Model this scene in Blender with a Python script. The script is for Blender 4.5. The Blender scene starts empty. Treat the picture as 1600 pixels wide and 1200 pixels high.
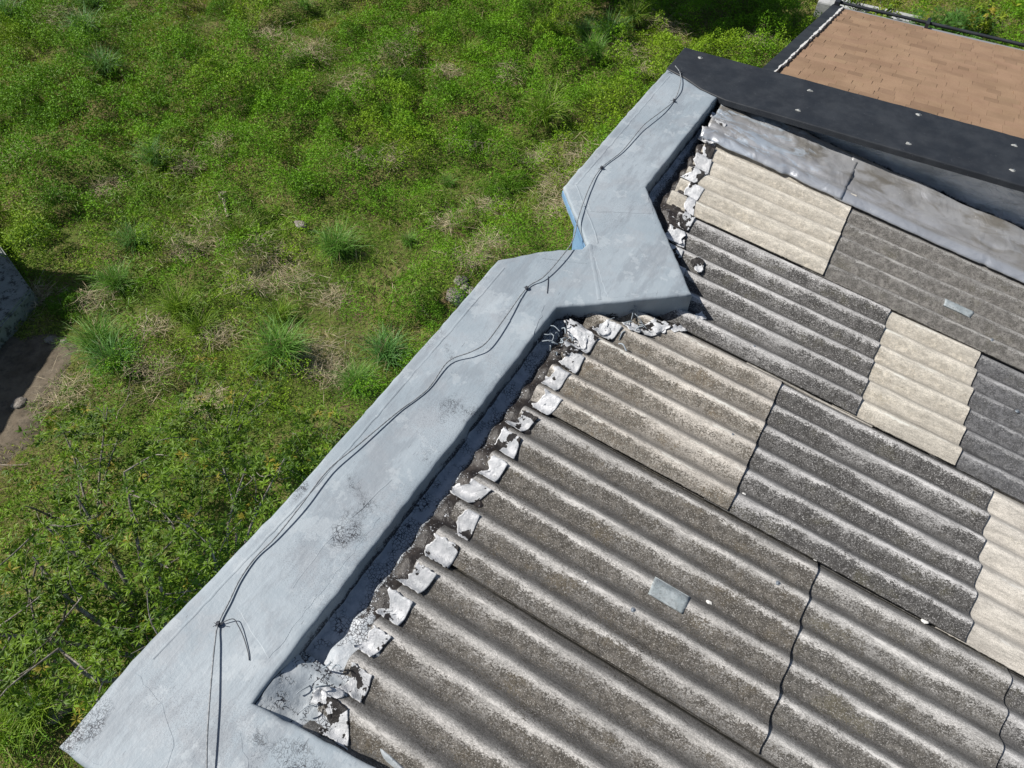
import bpy, bmesh, math, random
import numpy as np
from mathutils import Vector, Matrix
random.seed(7); RNG = np.random.default_rng(11)
sc = bpy.context.scene
col = sc.collection
# ------------------------------------------------------------------ camera
CAM = np.array([0.0, -4.2418, 3.4242])
CR = np.array([0.868634, 0.495388, 0.008122]); CD = np.array([0.398019, -0.687953, -0.606878]); CF = np.array([-0.295052, 0.530388, -0.794754])
FPX = 1075.8
cd = bpy.data.cameras.new('camera'); cam = bpy.data.objects.new('camera', cd); col.objects.link(cam)
cd.sensor_width = 36.0; cd.lens = 36.0 * FPX / 1600.0; cd.clip_start = 0.05; cd.clip_end = 400
cam.matrix_world = Matrix(((CR[0], -CD[0], -CF[0], CAM[0]), (CR[1], -CD[1], -CF[1], CAM[1]), (CR[2], -CD[2], -CF[2], CAM[2]), (0, 0, 0, 1)))
sc.camera = cam
# ------------------------------------------------------------------ light
SUN_AZ, SUN_EL = math.radians(20), math.radians(47)      # the direction the light travels in plan, and its height
w = bpy.data.worlds.new("World"); sc.world = w; w.use_nodes = True
nt = w.node_tree; bg = nt.nodes['Background']; sky = nt.nodes.new('ShaderNodeTexSky')
sky.sky_type = 'NISHITA'; sky.sun_disc = False; sky.sun_elevation = SUN_EL
sky.sun_rotation = math.atan2(-math.cos(SUN_AZ), -math.sin(SUN_AZ)); sky.air_density = 1.0; sky.dust_density = 1.2
nt.links.new(sky.outputs[0], bg.inputs[0]); bg.inputs[1].default_value = 0.05
ld = bpy.data.lights.new('sun', 'SUN'); ld.energy = 4.6; ld.angle = math.radians(0.53); ld.color = (1.0, 0.955, 0.89)
sun = bpy.data.objects.new('sun', ld); col.objects.link(sun)
trav = Vector((math.cos(SUN_EL) * math.cos(SUN_AZ), math.cos(SUN_EL) * math.sin(SUN_AZ), -math.sin(SUN_EL)))
sun.rotation_euler = trav.to_track_quat('-Z', 'Y').to_euler(); sun.location = (-6, -3, 8)
sc.view_settings.view_transform = 'Standard'; sc.view_settings.look = 'None'; sc.view_settings.exposure = 0.15; sc.view_settings.gamma = 1.0
sc.cycles.max_bounces = 6; sc.cycles.transparent_max_bounces = 4
# ------------------------------------------------------------------ helpers
def tag(o, label=None, cat=None, group=None, kind=None):
    if label: o['label'] = label
    if cat: o['category'] = cat
    if group: o['group'] = group
    if kind: o['kind'] = kind
    return o
def empty(name, loc, rz=0.0):
    o = bpy.data.objects.new(name, None); col.objects.link(o); o.location = loc; o.rotation_euler[2] = rz; o.empty_display_size = .2
    return o
def rootpos(o):
    l = Vector((0, 0, 0))
    while o is not None:
        l += o.location; o = o.parent
    return l
def link(name, me, mat=None, parent=None, smooth=False, world=True):
    if mat is not None:
        for m in (mat if isinstance(mat, (list, tuple)) else [mat]): me.materials.append(m)
    o = bpy.data.objects.new(name, me); col.objects.link(o)
    if smooth: me.polygons.foreach_set('use_smooth', np.ones(len(me.polygons), dtype=bool))
    elif smooth is False: me.polygons.foreach_set('use_smooth', np.zeros(len(me.polygons), dtype=bool))
    if parent is not None:
        o.parent = parent
        if world: o.location = -rootpos(parent)        # mesh data is in world coordinates
    return o
def np_mesh(name, V, quads, cols=None):
    V = np.asarray(V, dtype=np.float32); quads = np.asarray(quads, dtype=np.int32)
    me = bpy.data.meshes.new(name); k = quads.shape[1]
    me.vertices.add(len(V)); me.vertices.foreach_set('co', V.ravel())
    me.loops.add(quads.size); me.loops.foreach_set('vertex_index', quads.ravel())
    me.polygons.add(len(quads)); me.polygons.foreach_set('loop_start', np.arange(0, quads.size, k, dtype=np.int32))
    if cols is not None:
        a = me.color_attributes.new('tint', 'FLOAT_COLOR', 'POINT')
        c = np.ones((len(V), 4), dtype=np.float32); c[:, :3] = cols; a.data.foreach_set('color', c.ravel())
    me.update(calc_edges=True)
    return me
def grid_quads(nu, nv, off=0):
    i = np.arange(nu - 1)[:, None] * nv + np.arange(nv - 1)[None, :]
    i = i.ravel() + off
    return np.stack([i, i + nv, i + nv + 1, i + 1], 1)
def bm_obj(name, bm, mat, parent=None, smooth=None):
    me = bpy.data.meshes.new(name); bm.normal_update(); bm.to_mesh(me); bm.free()
    return link(name, me, mat, parent, smooth)
def bm_box(bm, x0, x1, y0, y1, z0, z1):
    vs = [bm.verts.new(p) for p in ((x0, y0, z0), (x1, y0, z0), (x1, y1, z0), (x0, y1, z0), (x0, y0, z1), (x1, y0, z1), (x1, y1, z1), (x0, y1, z1))]
    for f in ((3, 2, 1, 0), (4, 5, 6, 7), (0, 1, 5, 4), (1, 2, 6, 5), (2, 3, 7, 6), (3, 0, 4, 7)): bm.faces.new([vs[i] for i in f])
def tube(pts, rad, n=8):
    pts = np.asarray(pts, float); rad = np.broadcast_to(np.asarray(rad, float), (len(pts),))
    t = np.gradient(pts, axis=0); t /= np.linalg.norm(t, axis=1)[:, None] + 1e-9
    up = np.array([0, 0, 1.0]); V = []
    ref = np.cross(t[0], up)
    if np.linalg.norm(ref) < .1: ref = np.cross(t[0], [1, 0, 0])
    ref /= np.linalg.norm(ref)
    for p, d, r in zip(pts, t, rad):
        ref = ref - d * (ref @ d); ref /= np.linalg.norm(ref) + 1e-9
        b = np.cross(d, ref); a = np.arange(n) * 2 * np.pi / n
        V.append(p + r * (np.cos(a)[:, None] * ref + np.sin(a)[:, None] * b))
    V = np.concatenate(V); Q = []
    for i in range(len(pts) - 1):
        for j in range(n): Q.append((i * n + j, i * n + (j + 1) % n, (i + 1) * n + (j + 1) % n, (i + 1) * n + j))
    return V, np.array(Q)
def merge(parts):
    Vs, Qs, off = [], [], 0
    for V, Q in parts: Vs.append(V); Qs.append(Q + off); off += len(V)
    return np.concatenate(Vs), np.concatenate(Qs)
_T = np.random.default_rng(3).random((256, 256))
def vn(x, y, s=0):
    x = np.asarray(x, float) + s * 17.3; y = np.asarray(y, float) + s * 9.7
    xi = np.floor(x).astype(int); yi = np.floor(y).astype(int); fx = x - xi; fy = y - yi
    fx = fx * fx * (3 - 2 * fx); fy = fy * fy * (3 - 2 * fy)
    g = lambda a, b: _T[a & 255, b & 255]
    return (g(xi, yi) * (1 - fx) + g(xi + 1, yi) * fx) * (1 - fy) + (g(xi, yi + 1) * (1 - fx) + g(xi + 1, yi + 1) * fx) * fy
def fbm(x, y, s=0, o=3):
    r = 0; a = .5; n = 0
    for k in range(o): r = r + a * vn(np.asarray(x) * 2 ** k, np.asarray(y) * 2 ** k, s + k * 3); n += a; a *= .5
    return r / n
def sstep(a, b, x):
    t = np.clip((x - a) / (b - a), 0, 1); return t * t * (3 - 2 * t)
def view_px(P):
    d = np.asarray(P) - CAM; z = d @ CF
    return 800 + FPX * (d @ CR) / z, 600 + FPX * (d @ CD) / z, z
def in_view(P, m=130):
    x, y, z = view_px(P); return (z > .3) & (x > -m) & (x < 1600 + m) & (y > -m) & (y < 1200 + m)
# ------------------------------------------------------------------ material helper
class NT:
    def __init__(s, name):
        s.m = bpy.data.materials.new(name); s.m.use_nodes = True; s.t = s.m.node_tree; s.b = s.t.nodes['Principled BSDF']
        s.o = s.t.nodes.new('ShaderNodeTexCoord').outputs['Object']
    def new(s, k): return s.t.nodes.new(k)
    def put(s, sock, v):
        if v is None: return
        if isinstance(v, bpy.types.NodeSocket): s.t.links.new(v, sock)
        elif isinstance(v, (tuple, list)): sock.default_value = (*v, 1.0) if len(v) == 3 and len(sock.default_value) == 4 else v
        else: sock.default_value = v
    def math(s, op, a, b=None, c=None, clamp=False):
        n = s.new('ShaderNodeMath'); n.operation = op; n.use_clamp = clamp
        s.put(n.inputs[0], a); s.put(n.inputs[1], b); s.put(n.inputs[2], c); return n.outputs[0]
    def noise(s, scale, detail=4, rough=.55, vec=None, dist=0.0):
        n = s.new('ShaderNodeTexNoise'); s.put(n.inputs['Vector'], vec or s.o); n.inputs['Scale'].default_value = scale
        n.inputs['Detail'].default_value = detail; n.inputs['Roughness'].default_value = rough; n.inputs['Distortion'].default_value = dist
        return n.outputs['Fac']
    def voro(s, scale, feat='F1', vec=None, rnd=1.0):
        n = s.new('ShaderNodeTexVoronoi'); n.feature = feat; s.put(n.inputs['Vector'], vec or s.o); n.inputs['Scale'].default_value = scale; n.inputs['Randomness'].default_value = rnd
        return n.outputs['Distance']
    def vcol(s, scale):
        n = s.new('ShaderNodeTexVoronoi'); s.put(n.inputs['Vector'], s.o); n.inputs['Scale'].default_value = scale; return n.outputs['Color']
    def mapv(s, scale=(1, 1, 1), loc=(0, 0, 0), rot=(0, 0, 0)):
        n = s.new('ShaderNodeMapping'); s.put(n.inputs['Vector'], s.o); n.inputs['Scale'].default_value = scale; n.inputs['Location'].default_value = loc; n.inputs['Rotation'].default_value = rot
        return n.outputs[0]
    def xyz(s, v=None):
        n = s.new('ShaderNodeSeparateXYZ'); s.put(n.inputs[0], v or s.o); return n.outputs
    def st(s, x, a, b, lo=0.0, hi=1.0):
        n = s.new('ShaderNodeMapRange'); n.interpolation_type = 'SMOOTHSTEP'; s.put(n.inputs[0], x)
        s.put(n.inputs[1], a); s.put(n.inputs[2], b); s.put(n.inputs[3], lo); s.put(n.inputs[4], hi); return n.outputs[0]
    def mix(s, f, a, b, mode='MIX'):
        n = s.new('ShaderNodeMix'); n.data_type = 'RGBA'; n.blend_type = mode; s.put(n.inputs[0], f); s.put(n.inputs[6], a); s.put(n.inputs[7], b); return n.outputs[2]
    def ramp(s, x, stops):
        n = s.new('ShaderNodeValToRGB'); s.put(n.inputs[0], x); e = n.color_ramp.elements
        while len(e) < len(stops): e.new(.5)
        for i, (p, c) in enumerate(stops): e[i].position = p; e[i].color = (*c, 1) if isinstance(c, tuple) else (c, c, c, 1)
        return n.outputs[0]
    def bump(s, h, strength=.3, dist=.01, prev=None):
        n = s.new('ShaderNodeBump'); s.put(n.inputs['Height'], h); n.inputs['Strength'].default_value = strength; n.inputs['Distance'].default_value = dist
        if prev is not None: s.t.links.new(prev, n.inputs['Normal'])
        return n.outputs[0]
    def attr(s, name):
        n = s.new('ShaderNodeAttribute'); n.attribute_name = name; return n.outputs['Color']
    def fin(s, color=None, rough=.6, metal=0.0, normal=None, spec=.5):
        s.put(s.b.inputs['Base Color'], color); s.put(s.b.inputs['Roughness'], rough); s.put(s.b.inputs['Metallic'], metal)
        s.b.inputs['Specular IOR Level'].default_value = spec
        if normal is not None: s.t.links.new(normal, s.b.inputs['Normal'])
        return s.m
# ------------------------------------------------------------------ roof frame
SL = 0.13459; PT = 0.177; AMP = 0.0275
def rz(x): return -SL * x
def corr(y): return AMP * (1 - np.cos(2 * np.pi * np.asarray(y) / PT))

# ------------------------------------------------------------------ materials: roof
def sheet_mat(name, light, dark, amt, warm=0.0, seed=0.0, moss=(.15, .14, .09), shade_dirt=1.0, soft=0.0, grain=2.6):
    n = NT(name); X, Y, Z = n.xyz()
    sv = n.mapv((1, 1, 1), (seed * 3.1, seed * 1.7, 0))
    e1 = n.math('SUBTRACT', n.noise(6, 5, .75, n.mapv((.4, 1, 1), (seed, 0, 0))), .5); e2 = n.math('SUBTRACT', n.noise(50, 3, .7, n.mapv((.5, 1, 1), (seed, 3, 0))), .5)
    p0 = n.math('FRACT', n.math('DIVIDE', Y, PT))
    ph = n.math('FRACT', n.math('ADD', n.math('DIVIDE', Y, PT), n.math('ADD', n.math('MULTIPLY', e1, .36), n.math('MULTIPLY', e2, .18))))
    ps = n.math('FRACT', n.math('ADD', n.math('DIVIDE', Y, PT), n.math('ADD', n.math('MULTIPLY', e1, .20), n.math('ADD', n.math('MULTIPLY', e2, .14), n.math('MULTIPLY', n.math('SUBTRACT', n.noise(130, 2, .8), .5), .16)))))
    # where growth sits across one wave (valley 0, crest .5): thick on the side that stays damp, scoured off the crest
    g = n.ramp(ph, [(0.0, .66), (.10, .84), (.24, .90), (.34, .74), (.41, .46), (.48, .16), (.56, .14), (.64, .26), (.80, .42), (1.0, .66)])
    big = n.noise(1.5, 3, .6, sv); mid = n.noise(8, 4, .65, sv); fine = n.noise(115, 3, .85, n.mapv((.8, 1, 1), (seed, 0, 0))); fin2 = n.noise(240, 2, .7)
    v = n.math('ADD', g, n.math('MULTIPLY', n.math('SUBTRACT', big, .5), 1.9)); v = n.math('ADD', v, n.math('MULTIPLY', n.math('SUBTRACT', mid, .5), 1.15))
    v = n.math('ADD', v, n.math('MULTIPLY', n.math('SUBTRACT', fine, .5), grain)); v = n.math('ADD', v, amt)
    v = n.math('ADD', v, n.math('MULTIPLY', n.math('SUBTRACT', n.noise(60, 4, .85, n.mapv((.8, 1, 1), (seed, 9, 0))), .5), 1.1)); m = n.st(v, .44 - soft, .68 + soft)
    # wave shade painted into the colour, plus washed down dirt: valleys and far sides
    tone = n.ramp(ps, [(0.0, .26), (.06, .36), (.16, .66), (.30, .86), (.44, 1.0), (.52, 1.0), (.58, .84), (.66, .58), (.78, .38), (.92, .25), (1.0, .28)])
    tone = n.math('SUBTRACT', 1.0, n.math('MULTIPLY', n.math('SUBTRACT', 1.0, tone), shade_dirt))
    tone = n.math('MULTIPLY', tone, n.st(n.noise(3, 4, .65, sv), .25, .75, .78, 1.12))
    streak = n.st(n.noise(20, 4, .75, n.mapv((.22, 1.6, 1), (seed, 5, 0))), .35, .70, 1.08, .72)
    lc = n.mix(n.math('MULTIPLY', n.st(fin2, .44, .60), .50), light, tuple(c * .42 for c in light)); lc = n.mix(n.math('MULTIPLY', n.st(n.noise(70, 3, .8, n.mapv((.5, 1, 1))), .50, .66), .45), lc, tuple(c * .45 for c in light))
    sc3 = n.new('ShaderNodeVectorMath'); sc3.operation = 'SCALE'; n.put(sc3.inputs[0], lc); n.put(sc3.inputs['Scale'], n.math('MULTIPLY', n.math('MULTIPLY', tone, streak), n.st(n.noise(135, 3, .85, n.mapv((.8, 1, 1), (2, 2, 0))), .32, .66, 1 - .36 * shade_dirt, 1 + .20 * shade_dirt))); lc = sc3.outputs[0]
    dc = n.mix(n.st(n.noise(24, 4, .75, sv), .42, .66), dark, tuple(c * 1.9 + .01 for c in dark))
    dc = n.mix(n.math('MULTIPLY', n.st(n.noise(4, 5, .75, n.mapv((1, 1, 1), (4 + seed, 2, 0))), .50, .70), .6 + warm), dc, moss)
    dc = n.mix(n.st(n.noise(140, 3, .8), .56, .64), dc, tuple(min(.5, c * .70) for c in light)); dc = n.mix(n.math('MULTIPLY', n.st(n.noise(95, 3, .8, n.mapv((1, 1, 1), (3, 1, 0))), .55, .64), .8), dc, tuple(c * .35 for c in dark))     # pale lichen specks
    dc = n.mix(n.st(n.voro(42, vec=sv), .09, .04), dc, tuple(c * .95 for c in light))
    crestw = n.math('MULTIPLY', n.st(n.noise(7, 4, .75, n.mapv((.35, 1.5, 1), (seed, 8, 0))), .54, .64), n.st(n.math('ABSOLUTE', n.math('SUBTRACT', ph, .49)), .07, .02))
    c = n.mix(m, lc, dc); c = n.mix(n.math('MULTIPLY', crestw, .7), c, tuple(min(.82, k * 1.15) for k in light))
    # black dirt and painted gap shadow along the side laps
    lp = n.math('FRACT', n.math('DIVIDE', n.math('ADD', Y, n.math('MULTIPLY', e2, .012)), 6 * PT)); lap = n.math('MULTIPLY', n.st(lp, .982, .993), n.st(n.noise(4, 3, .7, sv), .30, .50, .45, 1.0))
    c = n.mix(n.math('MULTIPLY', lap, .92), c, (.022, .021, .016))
    h = n.math('ADD', n.math('MULTIPLY', fine, .7), n.math('MULTIPLY', m, .5))
    return n.fin(c, .92, 0, n.bump(h, .55, .004), .25)
M = {}
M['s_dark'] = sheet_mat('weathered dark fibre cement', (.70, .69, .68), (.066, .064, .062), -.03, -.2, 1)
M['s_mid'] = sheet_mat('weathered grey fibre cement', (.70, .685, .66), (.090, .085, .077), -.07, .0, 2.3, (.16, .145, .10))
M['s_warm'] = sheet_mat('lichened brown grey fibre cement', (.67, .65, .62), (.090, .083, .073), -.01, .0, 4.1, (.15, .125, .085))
M['s_flat'] = sheet_mat('evenly lichened grey fibre cement', (.44, .43, .41), (.13, .124, .115), .18, -.3, 6.2, shade_dirt=.6)
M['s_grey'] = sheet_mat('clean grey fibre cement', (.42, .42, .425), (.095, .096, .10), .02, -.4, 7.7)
M['s_cream'] = sheet_mat('newer cream fibre cement', (.80, .75, .655), (.42, .385, .325), -.36, 0, 9.4, (.36, .32, .24), shade_dirt=.42, soft=.22, grain=1.9)
M['s_cream2'] = sheet_mat('pale cream fibre cement', (.80, .755, .68), (.46, .43, .37), -.70, 0, 12.4, (.42, .38, .30), shade_dirt=.20, soft=.2, grain=1.5)
M['s_speck'] = sheet_mat('half bleached fibre cement', (.78, .73, .66), (.125, .112, .094), -.12, .1, 14.2, (.22, .175, .12), shade_dirt=.75)
def paint_mat():
    n = NT('grey elastomeric roof paint'); X, Y, Z = n.xyz()
    base = n.mix(n.st(n.noise(1.6, 4, .6, dist=.4), .35, .65), (.30, .358, .405), (.375, .43, .475))
    base = n.mix(n.math('MULTIPLY', n.st(n.noise(3.3, 5, .65, n.mapv((1, 1, 1), (5, 3, 0))), .50, .62), .5), base, (.335, .36, .39))
    base = n.mix(n.math('MULTIPLY', n.st(n.noise(22, 4, .7), .5, .75), .25), base, (.30, .33, .36)); base = n.mix(n.math('MULTIPLY', n.st(n.noise(2.7, 6, .72, n.mapv((2.2, .6, 1), (1, 7, 0))), .48, .60), .5), base, (.23, .26, .295)); base = n.mix(n.math('MULTIPLY', n.st(n.noise(4.5, 5, .7, n.mapv((1, 1, 1), (11, 2, 0))), .56, .60), .35), base, (.50, .55, .585))
    # brush marks along the wall
    br = n.noise(12, 4, .65, n.mapv((4.5, .45, 1)), .6)
    base = n.mix(n.math('MULTIPLY', n.st(br, .50, .70), .10), base, (.51, .54, .57))
    # crackled patches: where the coat has split into islands over bitumen
    area = n.noise(2.1, 3, .55, n.mapv((1, 1, 1), (1.3, 8, 0)))
    rim = n.st(X, -1.68, -1.78)
    corner = n.math('MULTIPLY', n.st(Y, -4.10, -4.28), n.st(X, -1.32, -1.12))
    area = n.math('ADD', area, n.math('MULTIPLY', rim, .15)); area = n.math('ADD', area, n.math('MULTIPLY', corner, .33))
    area = n.math('ADD', area, n.math('MULTIPLY', n.math('SUBTRACT', n.noise(30, 2, .6), .5), .12))
    am = n.st(area, .66, .76)
    wv = n.new('ShaderNodeVectorMath'); wv.operation = 'ADD'; n.put(wv.inputs[0], n.o)
    nc = n.new('ShaderNodeTexNoise'); n.put(nc.inputs['Vector'], n.o); nc.inputs['Scale'].default_value = 30
    sc_ = n.new('ShaderNodeVectorMath'); sc_.operation = 'SCALE'; n.put(sc_.inputs[0], nc.outputs['Color']); sc_.inputs['Scale'].default_value = .06; nc.inputs['Detail'].default_value = 4
    n.put(wv.inputs[1], sc_.outputs[0])
    crack = n.st(n.voro(48, 'DISTANCE_TO_EDGE', wv.outputs[0]), .085, .03)
    crack2 = n.st(n.noise(170, 2, .6), .54, .62)
    cm = n.math('MULTIPLY', am, n.math('MAXIMUM', n.math('MULTIPLY', crack, n.st(n.noise(12, 2), .42, .55)), n.math('MULTIPLY', crack2, .55)))
    spk = n.math('MULTIPLY', n.st(n.noise(2.2, 3, .5, n.mapv((1, 1, 1), (7, 1, 2))), .50, .66), n.st(n.noise(185, 3, .7), .53, .61))
    base = n.mix(n.math('MULTIPLY', spk, .46), base, (.13, .13, .155))
    scr = n.math('MULTIPLY', n.st(n.noise(26, 2, .5, n.mapv((3.6, .5, 1), (2, 2, 0), (0, 0, .5))), .735, .755), 1.0)
    base = n.mix(n.math('MULTIPLY', scr, .55), base, (.09, .10, .12))
    # bare bitumen low on the inner faces, where the brush did not reach
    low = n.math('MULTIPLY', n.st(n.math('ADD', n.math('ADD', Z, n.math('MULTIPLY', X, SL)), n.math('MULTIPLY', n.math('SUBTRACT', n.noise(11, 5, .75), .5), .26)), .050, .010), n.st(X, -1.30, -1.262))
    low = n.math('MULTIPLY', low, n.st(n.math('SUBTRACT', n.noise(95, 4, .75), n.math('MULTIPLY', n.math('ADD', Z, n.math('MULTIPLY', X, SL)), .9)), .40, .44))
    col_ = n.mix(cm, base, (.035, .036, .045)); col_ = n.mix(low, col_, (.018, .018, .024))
    h = n.math('ADD', n.math('MULTIPLY', n.noise(16, 5, .65), .5), n.math('MULTIPLY', cm, -.35))
    h = n.math('ADD', h, n.math('MULTIPLY', br, .16))
    return n.fin(col_, n.math('ADD', .42, n.math('MULTIPLY', n.noise(7), .25)), 0, n.bump(h, .5, .012), .4)
M['paint'] = paint_mat()
def tar_mat():
    n = NT('black bitumen with spilled paint'); X, Y, Z = n.xyz()
    c = n.mix(n.st(n.noise(14, 5, .7), .4, .7), (.022, .019, .018), (.055, .047, .043))
    c = n.mix(n.st(n.voro(34), .10, .06), c, (.5, .52, .55))
    dots = n.math('MULTIPLY', n.st(n.noise(75, 2, .6), .66, .70), 1.0); c = n.mix(dots, c, (.55, .57, .6))
    # towards the near corner grey paint has been brushed over the strip and has cracked
    pm = n.math('ADD', n.st(Y, -3.25, -4.0, -.34, .34), n.math('ADD', n.math('MULTIPLY', n.math('SUBTRACT', n.noise(13, 5, .75), .5), 1.0), n.math('MULTIPLY', n.st(X, -1.0, -1.16), .16)))
    foot_ = n.math('MULTIPLY', n.st(n.math('ADD', X, n.math('MULTIPLY', n.math('SUBTRACT', n.noise(10, 4, .7), .5), .12)), -1.120, -1.160), n.st(n.math('ADD', n.noise(100, 4, .75), n.st(X, -1.20, -1.13, -.22, .10)), .56, .50))
    pm = n.math('MAXIMUM', n.st(pm, .08, .14), foot_)
    cr = n.math('MULTIPLY', n.st(n.voro(60, 'DISTANCE_TO_EDGE'), .10, .03), n.st(n.noise(9, 2), .40, .55))
    pc = n.mix(cr, n.mix(n.st(n.noise(20, 4, .7), .4, .7), (.46, .50, .54), (.60, .63, .66)), (.05, .05, .06))
    c = n.mix(pm, c, pc)
    return n.fin(c, n.mix(pm, (.42,) * 3, (.6,) * 3), 0, n.bump(n.math('ADD', n.noise(30, 5, .7), n.math('MULTIPLY', pm, .3)), .6, .012), .45)
M['tar'] = tar_mat()
def foil_mat(name, hole, sd, tone=1.0):
    n = NT(name)
    f = n.mix(n.st(n.noise(13, 4, .65, n.mapv((1, 1, 1), (sd, 0, 0))), .35, .65), tuple(tone * k for k in (.58, .60, .62)), tuple(tone * k for k in (.78, .79, .81)))
    f = n.mix(n.st(n.noise(45, 4, .7), .58, .72), f, (.30, .30, .31))
    t = n.math('ADD', n.noise(11, 3, .55, n.mapv((1, 1, 1), (sd, 5, 1))), n.math('MULTIPLY', n.math('SUBTRACT', n.noise(60, 3, .7), .5), .16))
    m = n.st(t, hole, hole + .012)
    c = n.mix(m, f, (.022, .019, .018))
    return n.fin(c, n.mix(m, (.50,) * 3, (.55,) * 3), n.mix(m, (.12,) * 3, (0.0,) * 3), n.bump(n.noise(26, 5, .7, dist=1.5), .6, .010), .5)
M['foil_a'] = foil_mat('silver foil', .63, 0.0); M['foil_b'] = foil_mat('torn silver foil', .53, 3.0); M['foil_c'] = foil_mat('mostly bare foil tab', .50, 8.0); M['foil_d'] = foil_mat('grey foil', .58, 5.5, .86)
def metal_mat():
    n = NT('weathered metal flashing'); X, Y, Z = n.xyz()
    c = n.mix(n.st(n.noise(2.6, 4, .55, n.mapv((.8, 1.6, 1)), .5), .40, .64), (.60, .61, .63), (.45, .445, .44))
    c = n.mix(n.math('MULTIPLY', n.math('MULTIPLY', n.st(n.noise(3.0, 4, .6, n.mapv((.7, 1.6, 1), (3, 3, 0)), .6), .50, .62), n.st(Y, 1.02, 1.14)), .65), c, (.25, .225, .18))
    c = n.mix(n.math('MULTIPLY', n.st(n.noise(5, 4, .6, n.mapv((.7, 2, 1), (9, 3, 0)), .8), .50, .60), n.st(X, .1, -.5)), c, (.66, .74, .82))
    c = n.mix(n.math('MULTIPLY', n.st(Y, .97, .93), .6), c, (.55, .59, .65)); c = n.mix(n.st(n.voro(9), .05, .03), c, (.75, .75, .72))
    return n.fin(c, n.math('ADD', .28, n.math('MULTIPLY', n.noise(7, 4), .25)), .55, n.bump(n.noise(5, 4, .6, dist=1.0), .5, .025), .5)
M['metal'] = metal_mat()
n = NT('crinkled foil faced upstand'); X, Y, Z = n.xyz()
c = n.mix(n.st(n.noise(4, 4, .6, n.mapv((1, 1, 3))), .4, .65), (.70, .70, .71), (.50, .505, .515))
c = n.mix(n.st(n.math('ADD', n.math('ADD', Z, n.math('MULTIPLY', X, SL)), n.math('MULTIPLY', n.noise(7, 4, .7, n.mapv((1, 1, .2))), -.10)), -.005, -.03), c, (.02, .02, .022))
M['upstand'] = n.fin(c, .36, .05, n.bump(n.noise(6, 3, .6, n.mapv((1, 1, 2.5)), 1.0), .9, .03))
n = NT('black bituminous coping coat')
c = n.mix(n.st(n.noise(5, 5, .65), .35, .7), (.019, .023, .030), (.036, .041, .049)); c = n.mix(n.st(n.noise(120, 2, .5), .74, .77), c, (.3, .31, .32))
M['black'] = n.fin(c, n.math('ADD', .42, n.math('MULTIPLY', n.noise(6, 4), .3)), 0, n.bump(n.noise(11, 5, .6), .25, .01), .45)
n = NT('pale screw patch'); M['scr_patch'] = n.fin(n.mix(n.st(n.noise(60, 3), .4, .6), (.26, .27, .26), (.42, .43, .42)), .7, 0, n.bump(n.noise(90), .5, .004))
n = NT('steel screw'); M['screw'] = n.fin((.42, .46, .50), .35, .7)
n = NT('pale blue wall paint'); c = n.mix(n.st(n.noise(4, 5, .7), .35, .7), (.17, .31, .49), (.23, .39, .57)); c = n.mix(n.st(n.noise(60, 3, .7), .62, .72), c, (.13, .24, .40))
M['blue'] = n.fin(c, .8, 0, n.bump(n.noise(50, 4), .4, .006), .3)
n = NT('grey sealing tape'); M['tape'] = n.fin(n.mix(n.math('MULTIPLY', n.st(n.noise(60, 4, .8), .48, .66), .6), n.mix(n.st(n.noise(16, 4), .4, .62), (.30, .345, .365), (.42, .465, .485)), (.16, .165, .16)), .75, 0, n.bump(n.noise(30, 4, .7), .6, .008), .2)
n = NT('white sealant'); M['sealant'] = n.fin(n.mix(n.noise(30), (.70, .70, .68), (.82, .82, .80)), .6, 0, n.bump(n.noise(60, 3), .6, .01))
n = NT('grey painted cable'); M['cable'] = n.fin(n.mix(n.st(n.noise(60, 3), .4, .6), (.19, .205, .22), (.32, .34, .36)), .55)
n = NT('dark slate wire'); M['wire'] = n.fin((.06, .065, .08), .6)

# ------------------------------------------------------------------ the building
bld = empty('building', (-1.5, -1.0, -4.2))
tag(bld, 'blue walled building with grey painted bent parapet, black far coping and corrugated fibre cement roof', 'building')
Z0 = 0.28
outer = [(-1.72, 1.60), (-1.74, .60), (-1.748, -.36), (-1.324, -.839), (-1.330, -.900), (-1.543, -1.048), (-1.767, -1.281), (-1.775, -2.3), (-1.80, -3.367), (-1.86, -4.305), (-1.85, -4.69), (.30, -4.62), (2.6, -4.55)]
inner = [(-1.175, 1.385), (-1.20, .60), (-1.215, -.059), (-.525, -.938), (-1.224, -1.475), (-1.25, -2.9), (-1.276, -4.168), (-.672, -4.103), (.6, -4.02), (2.6, -3.92)]
joint = [(-1.175, 1.385), (-1.34, 1.43), (-1.52, 1.53), (-1.72, 1.60)]
def resample(pts, step, jit=0.0, seed=0):
    r = random.Random(seed); out = []
    for i in range(len(pts) - 1):
        a, b = np.array(pts[i]), np.array(pts[i + 1]); L = np.linalg.norm(b - a); k = max(1, int(L / step)); nrm = np.array([-(b - a)[1], (b - a)[0]]) / L
        for j in range(k):
            out.append(a + (b - a) * j / k + nrm * (r.gauss(0, jit) if j else 0))
    out.append(np.array(pts[-1])); return out
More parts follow.
